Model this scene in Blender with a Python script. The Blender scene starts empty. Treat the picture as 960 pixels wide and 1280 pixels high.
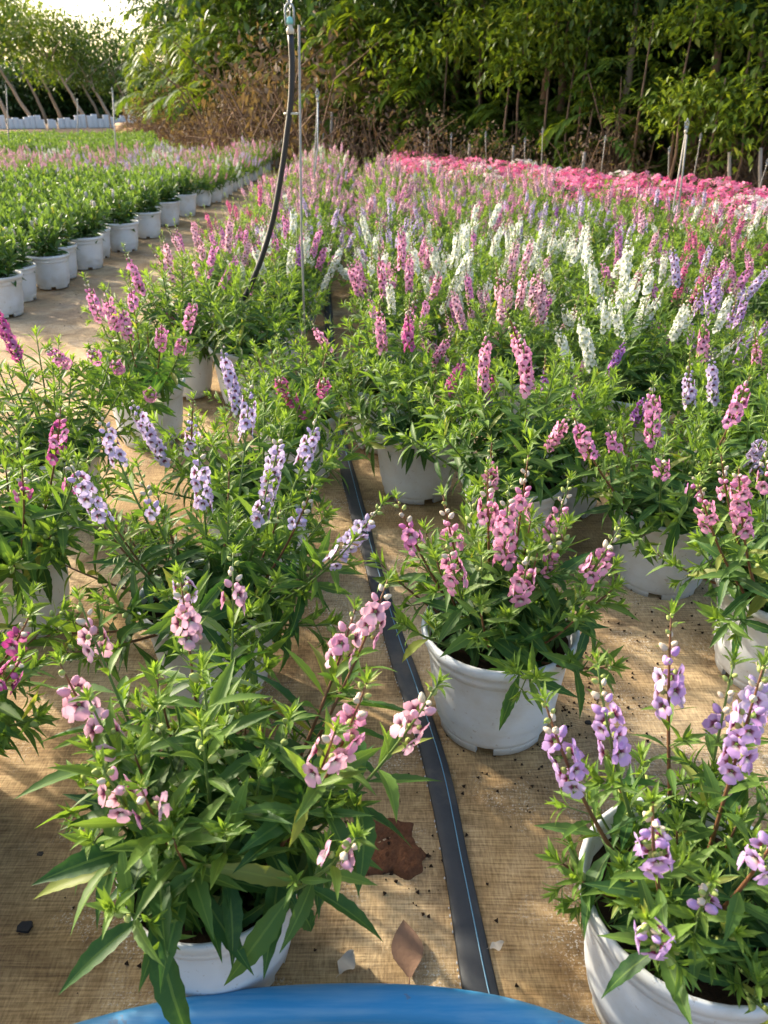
import bpy, math, random
import numpy as np
from mathutils import Matrix, Vector

# ------------------------------------------------------------------ camera, sky, sun, exposure
SC = bpy.context.scene
COL = SC.collection
R = math.radians
CAM_H, PITCH, FPX = 1.05, R(28.0), 960.0

cam_d = bpy.data.cameras.new('camera')
cam = bpy.data.objects.new('camera', cam_d)
COL.objects.link(cam)
cam.location = (0, 0, CAM_H)
cam.rotation_euler = (R(90) - PITCH, 0, 0)
cam_d.sensor_fit = 'VERTICAL'
cam_d.sensor_height = 36.0
cam_d.sensor_width = 27.0
cam_d.lens = FPX / 1280.0 * 36.0
cam_d.clip_start = 0.02
cam_d.clip_end = 500
cam_d.dof.use_dof = True
cam_d.dof.focus_distance = 1.35
cam_d.dof.aperture_fstop = 9.0
SC.camera = cam

SUN_EL, SUN_AZ = R(25.0), R(-52.0)          # azimuth measured from +Y towards +X
world = bpy.data.worlds.new('World')
SC.world = world
world.use_nodes = True
wn = world.node_tree
bg = wn.nodes['Background']
sky = wn.nodes.new('ShaderNodeTexSky')
sky.sky_type = 'NISHITA'
sky.sun_disc = False
sky.sun_elevation = SUN_EL
sky.sun_rotation = SUN_AZ
sky.air_density = 1.0
sky.dust_density = 4.0
sky.ozone_density = 1.0
wn.links.new(sky.outputs[0], bg.inputs[0])
bg.inputs[1].default_value = 0.15

sun_d = bpy.data.lights.new('sun', 'SUN')
sun_d.energy = 2.9
sun_d.angle = R(1.2)
sun_d.color = (1.0, 0.89, 0.72)
sun = bpy.data.objects.new('sun', sun_d)
COL.objects.link(sun)
S = Vector((math.sin(SUN_AZ) * math.cos(SUN_EL), math.cos(SUN_AZ) * math.cos(SUN_EL), math.sin(SUN_EL)))
sun.rotation_euler = S.to_track_quat('Z', 'Y').to_euler()
sun.location = (-6, 2, 8)

SC.view_settings.view_transform = 'Standard'
SC.view_settings.look = 'None'
SC.view_settings.gamma = 1.0
SC.view_settings.exposure = 1.62
SC.view_settings.use_curve_mapping = False
SC.render.engine = 'CYCLES'
SC.cycles.max_bounces = 8
SC.cycles.transmission_bounces = 6
SC.cycles.use_denoising = True

random.seed(7)
RNG = np.random.default_rng(7)


def gp(px, py, z=0.0):
    """point at height z seen at a photo pixel"""
    u = (px - 480) / FPX
    v = -(py - 640) / FPX
    d = Vector((u, math.cos(PITCH) + v * math.sin(PITCH), -math.sin(PITCH) + v * math.cos(PITCH)))
    t = (z - CAM_H) / d.z
    return Vector((d.x * t, d.y * t, z))


# ------------------------------------------------------------------ materials
def new_mat(name):
    m = bpy.data.materials.new(name)
    m.use_nodes = True
    nt = m.node_tree
    for n in list(nt.nodes):
        nt.nodes.remove(n)
    out = nt.nodes.new('ShaderNodeOutputMaterial')
    return m, nt, out


def N(nt, typ, **kw):
    n = nt.nodes.new(typ)
    for k, v in kw.items():
        if k.startswith('i_'):
            key = k[2:]
            n.inputs[int(key) if key.isdigit() else key].default_value = v
        else:
            setattr(n, k, v)
    return n


def L(nt, a, b):
    nt.links.new(a, b)


def mixc(nt, fac, a, b, blend='MIX'):
    n = nt.nodes.new('ShaderNodeMix')
    n.data_type = 'RGBA'
    n.blend_type = blend
    for sock, val in ((n.inputs[0], fac), (n.inputs[6], a), (n.inputs[7], b)):
        if isinstance(val, (int, float)):
            sock.default_value = val
        elif isinstance(val, (tuple, list)):
            sock.default_value = (*val, 1.0) if len(val) == 3 else val
        else:
            nt.links.new(val, sock)
    return n.outputs[2]


def mth(nt, op, a, b=None, c=None, clamp=False):
    n = nt.nodes.new('ShaderNodeMath')
    n.operation = op
    n.use_clamp = clamp
    for i, val in enumerate((a, b, c)):
        if val is None:
            continue
        if isinstance(val, (int, float)):
            n.inputs[i].default_value = val
        else:
            nt.links.new(val, n.inputs[i])
    return n.outputs[0]


def ramp(nt, fac, stops, interp='LINEAR'):
    n = nt.nodes.new('ShaderNodeValToRGB')
    n.color_ramp.interpolation = interp
    els = n.color_ramp.elements
    while len(els) > 1:
        els.remove(els[-1])
    for i, (p, c) in enumerate(stops):
        e = els[0] if i == 0 else els.new(p)
        e.position = p
        e.color = (*c, 1) if len(c) == 3 else c
    nt.links.new(fac, n.inputs[0])
    return n.outputs[0]


def noise(nt, vec, scale, detail=4, rough=0.55, dist=0.0):
    n = nt.nodes.new('ShaderNodeTexNoise')
    n.inputs['Scale'].default_value = scale
    n.inputs['Detail'].default_value = detail
    n.inputs['Roughness'].default_value = rough
    n.inputs['Distortion'].default_value = dist
    if vec is not None:
        nt.links.new(vec, n.inputs['Vector'])
    return n.outputs['Fac']


def principled(nt, color, rough=0.5, spec=0.5, normal=None, **kw):
    b = nt.nodes.new('ShaderNodeBsdfPrincipled')
    if isinstance(color, (tuple, list)):
        b.inputs['Base Color'].default_value = (*color, 1)
    else:
        nt.links.new(color, b.inputs['Base Color'])
    if isinstance(rough, (int, float)):
        b.inputs['Roughness'].default_value = rough
    else:
        nt.links.new(rough, b.inputs['Roughness'])
    b.inputs['Specular IOR Level'].default_value = spec
    if normal is not None:
        nt.links.new(normal, b.inputs['Normal'])
    for k, v in kw.items():
        b.inputs[k].default_value = v
    return b


def bump(nt, h, strength=0.3, dist=0.01):
    b = nt.nodes.new('ShaderNodeBump')
    b.inputs['Strength'].default_value = strength
    b.inputs['Distance'].default_value = dist
    nt.links.new(h, b.inputs['Height'])
    return b.outputs[0]


def with_translucency(nt, out, bsdf, color, fac):
    t = nt.nodes.new('ShaderNodeBsdfTranslucent')
    if isinstance(color, (tuple, list)):
        t.inputs[0].default_value = (*color, 1)
    else:
        nt.links.new(color, t.inputs[0])
    m = nt.nodes.new('ShaderNodeMixShader')
    m.inputs[0].default_value = fac
    nt.links.new(bsdf.outputs[0], m.inputs[1])
    nt.links.new(t.outputs[0], m.inputs[2])
    nt.links.new(m.outputs[0], out.inputs[0])


def leaf_material(name, dark, mid, young, trans=0.34, rough=0.42, spec=0.45, blotch=0.5):
    """attribute lf = (distance from midrib 0..1, youth 0..1, along the leaf 0..1)"""
    m, nt, out = new_mat(name)
    at = N(nt, 'ShaderNodeAttribute', attribute_name='lf')
    sep = N(nt, 'ShaderNodeSeparateXYZ')
    L(nt, at.outputs['Vector'], sep.inputs[0])
    geo = N(nt, 'ShaderNodeNewGeometry')
    oi = N(nt, 'ShaderNodeObjectInfo')
    rnd = mth(nt, 'FRACT', mth(nt, 'ADD', geo.outputs['Random Per Island'], oi.outputs['Random']))
    tc = N(nt, 'ShaderNodeTexCoord')
    nz = noise(nt, tc.outputs['Object'], 9.0, 3, 0.6)
    base = mixc(nt, rnd, dark, mid)
    base = mixc(nt, sep.outputs['Y'], base, young)
    # pale midrib
    rib = mth(nt, 'MULTIPLY', mth(nt, 'LESS_THAN', sep.outputs['X'], 0.10), 0.32)
    base = mixc(nt, rib, base, (young[0] * 1.1, young[1] * 1.1, young[2] * 1.3))
    # slight blotchy ageing
    bl = mth(nt, 'MULTIPLY', mth(nt, 'SUBTRACT', nz, 0.52, clamp=True), blotch * 3.0, clamp=True)
    base = mixc(nt, bl, base, (mid[0] * 1.9, mid[1] * 1.5, mid[2] * 1.2))
    # odd yellowing leaf
    yel = mth(nt, 'MULTIPLY', mth(nt, 'GREATER_THAN', rnd, 0.975), 0.55)
    base = mixc(nt, yel, base, (0.30, 0.30, 0.07))
    hv = mth(nt, 'MULTIPLY_ADD', sep.outputs['X'], 0.6, mth(nt, 'MULTIPLY', nz, 0.4))
    b = principled(nt, base, rough, spec, normal=bump(nt, hv, 0.15, 0.004))
    tcol = mixc(nt, 1.0, base, (1.9, 1.75, 0.75), 'MULTIPLY')
    with_translucency(nt, out, b, tcol, trans)
    return m


M = {}
M['leaf'] = leaf_material('angelonia_leaf', (0.022, 0.073, 0.019), (0.052, 0.132, 0.029), (0.22, 0.34, 0.055), trans=0.38, rough=0.52, spec=0.27)
M['leaf_green'] = leaf_material('broad_leaf', (0.028, 0.080, 0.020), (0.055, 0.135, 0.030), (0.17, 0.27, 0.06), trans=0.3)
M['leaf_tree'] = leaf_material('tree_leaf', (0.018, 0.052, 0.012), (0.040, 0.095, 0.020), (0.13, 0.20, 0.03), trans=0.3, spec=0.3)
M['leaf_frond'] = leaf_material('frond_leaf', (0.028, 0.070, 0.012), (0.058, 0.120, 0.017), (0.18, 0.25, 0.025), trans=0.34, spec=0.3)
M['leaf_dark'] = leaf_material('dark_leaf', (0.013, 0.040, 0.012), (0.030, 0.072, 0.018), (0.08, 0.15, 0.03), trans=0.25, spec=0.3)
M['leaf_dry'] = leaf_material('dry_leaf', (0.070, 0.047, 0.034), (0.135, 0.098, 0.068), (0.22, 0.165, 0.115), trans=0.2, spec=0.15, rough=0.8)


def petal_material(name, col, throat=(0.17, 0.012, 0.07), light=(0.80, 0.72, 0.60), thr=0.17):
    m, nt, out = new_mat(name)
    at = N(nt, 'ShaderNodeAttribute', attribute_name='lf')
    sep = N(nt, 'ShaderNodeSeparateXYZ')
    L(nt, at.outputs['Vector'], sep.inputs[0])
    geo = N(nt, 'ShaderNodeNewGeometry')
    oi = N(nt, 'ShaderNodeObjectInfo')
    rnd = mth(nt, 'FRACT', mth(nt, 'ADD', geo.outputs['Random Per Island'], oi.outputs['Random']))
    pale = tuple(min(0.85, c * 0.62 + 0.30) for c in col)
    deep = tuple(c * 0.78 for c in col)
    body = mixc(nt, rnd, deep, pale)
    body = mixc(nt, 0.55, body, col)
    inner = mixc(nt, sep.outputs['Y'], throat, light)
    f = mth(nt, 'MULTIPLY', mth(nt, 'SUBTRACT', sep.outputs['X'], thr), 7.0, clamp=True)
    c = mixc(nt, f, inner, body)
    b = principled(nt, c, 0.6, 0.25)
    with_translucency(nt, out, b, c, 0.35)
    return m


PET = {
    'pink': (0.78, 0.31, 0.51), 'palepink': (0.78, 0.43, 0.55), 'orchid': (0.70, 0.24, 0.52),
    'magenta': (0.50, 0.06, 0.28), 'purple': (0.34, 0.09, 0.42), 'lavender': (0.60, 0.48, 0.73),
    'violet': (0.56, 0.34, 0.68), 'hotpink': (0.74, 0.14, 0.34), 'white': (0.80, 0.81, 0.72),
}
for k, c in PET.items():
    if k == 'white':
        M['petal_' + k] = petal_material('petal_' + k, c, (0.5, 0.55, 0.3), (0.8, 0.8, 0.66))
    else:
        M['petal_' + k] = petal_material('petal_' + k, c)
M['vinca_pink'] = petal_material('vinca_pink', (0.74, 0.085, 0.27), (0.5, 0.02, 0.10), (0.5, 0.02, 0.1), 0.1)
M['vinca_rose'] = petal_material('vinca_rose', (0.80, 0.30, 0.45), (0.6, 0.04, 0.12), (0.6, 0.04, 0.12), 0.1)
M['vinca_white'] = petal_material('vinca_white', (0.82, 0.76, 0.72), (0.7, 0.08, 0.14), (0.7, 0.08, 0.14), 0.1)


def simple(name, col, rough=0.6, spec=0.4, var=0.25, scale=14.0, bumpk=0.2, coord='Object', stretch=None):
    m, nt, out = new_mat(name)
    tc = N(nt, 'ShaderNodeTexCoord')
    vec = tc.outputs[coord]
    if stretch:
        mp = N(nt, 'ShaderNodeMapping')
        mp.inputs['Scale'].default_value = stretch
        L(nt, vec, mp.inputs[0])
        vec = mp.outputs[0]
    n1 = noise(nt, vec, scale, 5, 0.6)
    c = mixc(nt, n1, tuple(x * (1 - var) for x in col), tuple(min(0.9, x * (1 + var)) for x in col))
    b = principled(nt, c, rough, spec, normal=bump(nt, n1, bumpk, 0.01))
    L(nt, b.outputs[0], out.inputs[0])
    return m


M['stem'] = simple('green_stem', (0.11, 0.17, 0.04), 0.55, 0.3)
M['stem_red'] = simple('reddish_stem', (0.16, 0.075, 0.035), 0.55, 0.3)
M['bud'] = simple('flower_bud', (0.56, 0.47, 0.36), 0.6, 0.3, 0.3, 40)
M['bud_green'] = simple('green_bud', (0.30, 0.36, 0.10), 0.6, 0.3)
M['soil'] = simple('potting_soil', (0.035, 0.022, 0.014), 0.95, 0.1, 0.5, 60, 0.8)
M['red_earth'] = simple('red_earth', (0.13, 0.058, 0.030), 0.95, 0.1, 0.55, 130, 0.6)
M['bark'] = simple('tree_bark', (0.21, 0.135, 0.082), 0.9, 0.15, 0.5, 9, 0.6, stretch=(1, 1, 0.25))
M['bark_pale'] = simple('pale_bark', (0.33, 0.25, 0.18), 0.9, 0.15, 0.4, 9, 0.5, stretch=(1, 1, 0.25))
M['twig'] = simple('dry_twig', (0.20, 0.13, 0.085), 0.9, 0.1, 0.5, 12, 0.3)
M['post'] = simple('weathered_post', (0.33, 0.29, 0.25), 0.85, 0.2, 0.4, 12, 0.4, stretch=(1, 1, 0.2))
M['stake'] = simple('grey_stake', (0.36, 0.33, 0.28), 0.7, 0.3, 0.35, 20, 0.2)
M['black_pvc'] = simple('black_tube', (0.014, 0.014, 0.016), 0.42, 0.5, 0.4, 8, 0.1)
M['grey_plastic'] = simple('grey_plastic', (0.30, 0.33, 0.34), 0.45, 0.4, 0.2, 20, 0.1)
M['teal_plastic'] = simple('teal_plastic', (0.22, 0.52, 0.48), 0.45, 0.4, 0.2, 20, 0.1)
M['cream_plastic'] = simple('cream_plastic', (0.55, 0.50, 0.40), 0.5, 0.4, 0.2, 20, 0.1)
M['white_bag'] = simple('white_bag', (0.70, 0.68, 0.66), 0.6, 0.3, 0.12, 6, 0.4)
M['cut_wood'] = simple('cut_wood', (0.50, 0.33, 0.19), 0.9, 0.1, 0.3, 8, 0.4)
M['dry_grass'] = simple('dry_heap', (0.28, 0.17, 0.09), 0.95, 0.1, 0.4, 30, 0.8)
M['earth'] = simple('bare_earth', (0.22, 0.145, 0.085), 0.95, 0.1, 0.4, 1.5, 0.6)
M['chip'] = simple('black_chip', (0.012, 0.011, 0.012), 0.6, 0.3, 0.3, 40, 0.3)
M['dead_leaf'] = simple('dead_leaf', (0.20, 0.115, 0.070), 0.75, 0.25, 0.35, 25, 0.4)
M['white_debris'] = simple('pale_dry_leaf', (0.55, 0.47, 0.36), 0.8, 0.2, 0.25, 25, 0.3)
M['line_blue'] = simple('blue_line', (0.09, 0.22, 0.32), 0.5, 0.4, 0.15, 20, 0.05)
M['white_seam'] = simple('white_seam', (0.50, 0.50, 0.48), 0.7, 0.3, 0.3, 60, 0.3)


def pot_material():
    m, nt, out = new_mat('white_pot_plastic')
    tc = N(nt, 'ShaderNodeTexCoord')
    oi = N(nt, 'ShaderNodeObjectInfo')
    add = N(nt, 'ShaderNodeVectorMath', operation='ADD')
    L(nt, tc.outputs['Object'], add.inputs[0])
    L(nt, oi.outputs['Location'], add.inputs[1])
    n1 = noise(nt, add.outputs[0], 14, 6, 0.65)
    n2 = noise(nt, add.outputs[0], 90, 4, 0.7)
    n3 = noise(nt, add.outputs[0], 5, 3, 0.5)
    c = mixc(nt, n1, (0.60, 0.65, 0.70), (0.78, 0.80, 0.81))
    sm = mth(nt, 'MULTIPLY', mth(nt, 'SUBTRACT', mth(nt, 'MULTIPLY_ADD', n1, 0.5, mth(nt, 'MULTIPLY', n3, 0.5)), 0.49, clamp=True), 4.0, clamp=True)
    c = mixc(nt, sm, c, (0.45, 0.42, 0.36))
    sp = mth(nt, 'MULTIPLY', mth(nt, 'GREATER_THAN', n2, 0.655), 0.5)
    c = mixc(nt, sp, c, (0.30, 0.23, 0.16))
    r = mth(nt, 'MULTIPLY_ADD', n1, 0.3, 0.28)
    b = principled(nt, c, r, 0.45, normal=bump(nt, n2, 0.05, 0.003))
    with_translucency(nt, out, b, (0.62, 0.66, 0.70), 0.16)
    return m


M['pot'] = pot_material()


def blue_material():
    m, nt, out = new_mat('blue_hose_plastic')
    tc = N(nt, 'ShaderNodeTexCoord')
    mp = N(nt, 'ShaderNodeMapping')
    mp.inputs['Scale'].default_value = (2.0, 30.0, 30.0)
    L(nt, tc.outputs['Object'], mp.inputs[0])
    n1 = noise(nt, mp.outputs[0], 3, 5, 0.6)
    n2 = noise(nt, tc.outputs['Object'], 22, 6, 0.7)
    n3 = noise(nt, tc.outputs['Object'], 7, 3, 0.5)
    c = mixc(nt, n1, (0.014, 0.17, 0.37), (0.032, 0.27, 0.50))
    dust = mth(nt, 'MULTIPLY', mth(nt, 'SUBTRACT', mth(nt, 'MULTIPLY_ADD', n1, 0.55, mth(nt, 'MULTIPLY', n3, 0.45)), 0.45, clamp=True), 3.0, clamp=True)
    c = mixc(nt, dust, c, (0.20, 0.34, 0.45))
    scr = mth(nt, 'MULTIPLY', mth(nt, 'GREATER_THAN', n2, 0.645), 0.55)
    c = mixc(nt, scr, c, (0.13, 0.14, 0.16))
    r = mth(nt, 'MULTIPLY_ADD', n2, 0.4, 0.30)
    b = principled(nt, c, r, 0.5, normal=bump(nt, n2, 0.08, 0.004))
    L(nt, b.outputs[0], out.inputs[0])
    return m


M['blue'] = blue_material()


def tape_material():
    m, nt, out = new_mat('black_layflat_hose')
    tc = N(nt, 'ShaderNodeTexCoord')
    n1 = noise(nt, tc.outputs['Object'], 6, 5, 0.65)
    n2 = noise(nt, tc.outputs['Object'], 70, 4, 0.7)
    c = mixc(nt, n1, (0.012, 0.015, 0.020), (0.045, 0.050, 0.056))
    d = mth(nt, 'MULTIPLY', mth(nt, 'SUBTRACT', n1, 0.55, clamp=True), 2.0, clamp=True)
    c = mixc(nt, d, c, (0.16, 0.12, 0.08))
    b = principled(nt, c, mth(nt, 'MULTIPLY_ADD', n2, 0.3, 0.5), 0.35, normal=bump(nt, n2, 0.15, 0.003))
    L(nt, b.outputs[0], out.inputs[0])
    return m


M['tape'] = tape_material()


def mat_material():
    """tan woven ground cover: threads, stains, white speckle"""
    m, nt, out = new_mat('woven_ground_cover')
    tc = N(nt, 'ShaderNodeTexCoord')
    P = tc.outputs['Object']

    def mp(s):
        n = N(nt, 'ShaderNodeMapping')
        n.inputs['Scale'].default_value = s
        L(nt, P, n.inputs[0])
        return n.outputs[0]
    thread = noise(nt, mp((12, 300, 1)), 1.0, 3, 0.6)
    cross = noise(nt, mp((290, 50, 1)), 1.0, 2, 0.6)
    fine = noise(nt, P, 260, 3, 0.7)
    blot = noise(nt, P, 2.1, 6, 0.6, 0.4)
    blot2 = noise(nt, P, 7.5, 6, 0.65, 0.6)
    streak = noise(nt, mp((2.0, 26, 1)), 1.0, 5, 0.65)
    big = noise(nt, P, 0.55, 3, 0.5)
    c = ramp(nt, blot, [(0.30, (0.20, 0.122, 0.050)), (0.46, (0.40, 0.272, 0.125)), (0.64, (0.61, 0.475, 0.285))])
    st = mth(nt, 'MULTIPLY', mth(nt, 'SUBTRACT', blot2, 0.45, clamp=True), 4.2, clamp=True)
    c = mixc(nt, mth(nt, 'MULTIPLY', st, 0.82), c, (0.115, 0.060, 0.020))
    sk = mth(nt, 'MULTIPLY', mth(nt, 'SUBTRACT', streak, 0.52, clamp=True), 3.0, clamp=True)
    c = mixc(nt, mth(nt, 'MULTIPLY', sk, 0.5), c, (0.17, 0.095, 0.036))
    # the path farther on is cleaner and sandier
    pt = mth(nt, 'MULTIPLY', mth(nt, 'SUBTRACT', big, 0.42, clamp=True), 4.0, clamp=True)
    c = mixc(nt, mth(nt, 'MULTIPLY', pt, 0.45), c, (0.56, 0.46, 0.34))
    wv = mth(nt, 'MULTIPLY_ADD', thread, 0.7, mth(nt, 'MULTIPLY', cross, 0.45))
    wv2 = mth(nt, 'MULTIPLY', mth(nt, 'SUBTRACT', wv, 0.40), 2.6, clamp=True)
    c = mixc(nt, 0.88, c, mixc(nt, wv2, (0.36, 0.31, 0.26), (1.38, 1.35, 1.30)), 'MULTIPLY')
    # pale crusted speckle in patches
    pm = mth(nt, 'MULTIPLY', mth(nt, 'SUBTRACT', noise(nt, P, 4.6, 4, 0.6), 0.50, clamp=True), 6.0, clamp=True)
    sp = mth(nt, 'MULTIPLY', mth(nt, 'GREATER_THAN', fine, 0.585), pm)
    c = mixc(nt, mth(nt, 'MULTIPLY', sp, 0.75), c, (0.72, 0.69, 0.60))
    b = principled(nt, c, 0.85, 0.2, normal=bump(nt, mth(nt, 'ADD', wv, mth(nt, 'MULTIPLY', fine, 0.5)), 0.55, 0.003))
    L(nt, b.outputs[0], out.inputs[0])
    return m


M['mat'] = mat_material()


# ------------------------------------------------------------------ mesh helpers
class Buf:
    """collects pieces into one mesh; every vertex carries an lf vector"""

    def __init__(self):
        self.v, self.lf, self.f3, self.f4, self.m3, self.m4 = [], [], [], [], [], []
        self.n = 0
        self.mats = []

    def mi(self, mat):
        if mat not in self.mats:
            self.mats.append(mat)
        return self.mats.index(mat)

    def add(self, V, F, mat, lf=None, mtx=None, young=None):
        V = np.asarray(V, float)
        if mtx is not None:
            A = np.array(mtx)
            V = V @ A[:3, :3].T + A[:3, 3]
        if lf is None:
            lf = np.zeros((len(V), 3))
            lf[:, 0] = 1
        else:
            lf = np.array(lf, float)
        if young is not None:
            lf = lf.copy()
            lf[:, 1] = young
        k = self.mi(mat)
        t = [f for f in F if len(f) == 3]
        q = [f for f in F if len(f) == 4]
        if t:
            self.f3.append(np.array(t) + self.n)
            self.m3.append(np.full(len(t), k))
        if q:
            self.f4.append(np.array(q) + self.n)
            self.m4.append(np.full(len(q), k))
        self.v.append(V)
        self.lf.append(lf)
        self.n += len(V)

    def mesh(self, name, smooth=True):
        me = bpy.data.meshes.new(name)
        V = np.concatenate(self.v)
        lf = np.concatenate(self.lf)
        f3 = np.concatenate(self.f3) if self.f3 else np.zeros((0, 3), int)
        f4 = np.concatenate(self.f4) if self.f4 else np.zeros((0, 4), int)
        mi = np.concatenate((self.m3 or [np.zeros(0, int)]) + (self.m4 or [np.zeros(0, int)]))
        loops = np.concatenate([f3.ravel(), f4.ravel()])
        tot = np.concatenate([np.full(len(f3), 3), np.full(len(f4), 4)])
        start = np.concatenate([[0], np.cumsum(tot)[:-1]])
        me.vertices.add(len(V))
        me.vertices.foreach_set('co', V.astype(np.float32).ravel())
        me.loops.add(len(loops))
        me.loops.foreach_set('vertex_index', loops.astype(np.int32))
        me.polygons.add(len(tot))
        me.polygons.foreach_set('loop_start', start.astype(np.int32))
        me.polygons.foreach_set('material_index', mi.astype(np.int32))
        me.polygons.foreach_set('use_smooth', np.full(len(tot), smooth))
        a = me.attributes.new('lf', 'FLOAT_VECTOR', 'POINT')
        a.data.foreach_set('vector', lf.astype(np.float32).ravel())
        for m in self.mats:
            me.materials.append(m)
        me.update(calc_edges=True)
        return me


def obj(name, mesh, parent=None, mtx=None, kind=None):
    o = bpy.data.objects.new(name, mesh)
    COL.objects.link(o)
    if parent is not None:
        o.parent = parent
    if mtx is not None:
        o.matrix_basis = mtx
    if kind:
        o['kind'] = kind
    return o


def tag(o, label, cat, group=None):
    o['label'] = label
    o['category'] = cat
    if group:
        o['group'] = group
    return o


def thing(name, label, cat, loc=(0, 0, 0), rz=0.0, group=None, scale=1.0):
    o = bpy.data.objects.new(name, None)
    o.empty_display_size = 0.05
    COL.objects.link(o)
    o.location = loc
    o.rotation_euler = (0, 0, rz)
    o.scale = (scale,) * 3
    return tag(o, label, cat, group)


def frame(p, d, up):
    """matrix whose X axis is d and whose Z axis leans to up"""
    d = d.normalized()
    y = up.cross(d)
    if y.length < 1e-5:
        y = Vector((0, 1, 0)).cross(d)
        if y.length < 1e-5:
            y = Vector((1, 0, 0)).cross(d)
    y.normalize()
    z = d.cross(y)
    return Matrix(((d.x, y.x, z.x, p.x), (d.y, y.y, z.y, p.y), (d.z, y.z, z.z, p.z), (0, 0, 0, 1)))


def tube(pts, radii, seg=6, cap=True):
    P = [Vector(p) for p in pts]
    V, F = [], []
    n = len(P)
    ref = None
    for i, p in enumerate(P):
        t = (P[min(i + 1, n - 1)] - P[max(i - 1, 0)]).normalized()
        if ref is None:
            ref = Vector((1, 0, 0)) if abs(t.x) < 0.8 else Vector((0, 1, 0))
        x = (ref - t * ref.dot(t)).normalized()
        ref = x
        y = t.cross(x)
        r = radii[i] if hasattr(radii, '__len__') else radii
        for k in range(seg):
            a = 2 * math.pi * k / seg
            V.append(p + x * math.cos(a) * r + y * math.sin(a) * r)
    for i in range(n - 1):
        for k in range(seg):
            k2 = (k + 1) % seg
            F.append((i * seg + k, i * seg + k2, (i + 1) * seg + k2, (i + 1) * seg + k))
    if cap:
        V.append(P[0]); V.append(P[-1])
        for k in range(seg):
            k2 = (k + 1) % seg
            F.append((len(V) - 2, k2, k))
            F.append((len(V) - 1, (n - 1) * seg + k, (n - 1) * seg + k2))
    return np.array([tuple(v) for v in V]), F


def lathe(profile, seg=32, skip=None):
    V, F = [], []
    for r, z in profile:
        for k in range(seg):
            a = 2 * math.pi * k / seg
            V.append((r * math.cos(a), r * math.sin(a), z))
    for i in range(len(profile) - 1):
        for k in range(seg):
            if skip and skip(i, k):
                continue
            k2 = (k + 1) % seg
            F.append((i * seg + k, i * seg + k2, (i + 1) * seg + k2, (i + 1) * seg + k))
    return np.array(V), F


def leaf_template(n=10, width=0.19, droop=0.25, fold=0.35, serr=0.10, twist=0.0, wpos=0.42):
    """unit leaf along +X, midrib folded, serrated margin"""
    V, LF, F = [], [], []
    for i in range(n + 1):
        t = i / n
        # lanceolate outline
        if t < wpos:
            w = math.sin(t / wpos * math.pi / 2) ** 0.9
        else:
            w = math.cos((t - wpos) / (1 - wpos) * math.pi / 2) ** 1.15
        w = max(w, 0.12 if i == 0 else 0.0) * width * 0.5
        if serr and 0 < i < n and i % 2:
            w *= 1 + serr * 1.5
        x = t - 0.18 * droop * t * t
        z = 0.10 * t - droop * t * t
        ang = twist * t
        for s in (-1, 0, 1):
            y = s * w
            zz = abs(s) * w * fold * 1.2
            yy = y * math.cos(ang) - zz * math.sin(ang)
            zz = y * math.sin(ang) + zz * math.cos(ang)
            V.append((x, yy, z + zz))
            LF.append((abs(s), 0.0, t))
    for i in range(n):
        for s in (0, 1):
            a = i * 3 + s
            F.append((a, a + 3, a + 4, a + 1))
    return np.array(V), F, np.array(LF)


HI_LEAF = [leaf_template(14, 0.165 + 0.05 * ((i * 7) % 5) / 5, 0.05 + 0.42 * ((i * 3) % 7) / 7, 0.25 + 0.3 * ((i * 5) % 4) / 4,
                         0.10, (-0.5 + (i % 5) * 0.25)) for i in range(8)]
LO_LEAF = [leaf_template(4, 0.20, 0.10 + 0.15 * i, 0.35, 0.0, 0.15 * (i - 1)) for i in range(3)]
BROAD_LEAF = [leaf_template(5, 0.40, 0.05 + 0.16 * i, 0.45, 0.0, 0.1 * (i - 1), wpos=0.6) for i in range(3)]


def leaf_mesh(tmpl, name, mat, young=0.0):
    b = Buf()
    b.add(tmpl[0], tmpl[1], mat, tmpl[2], young=young)
    return b.mesh(name)


HI_LEAF_MESH = [[leaf_mesh(t, 'leaf', M['leaf'], y) for t in HI_LEAF] for y in (0.0, 0.18, 0.45)]


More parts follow.
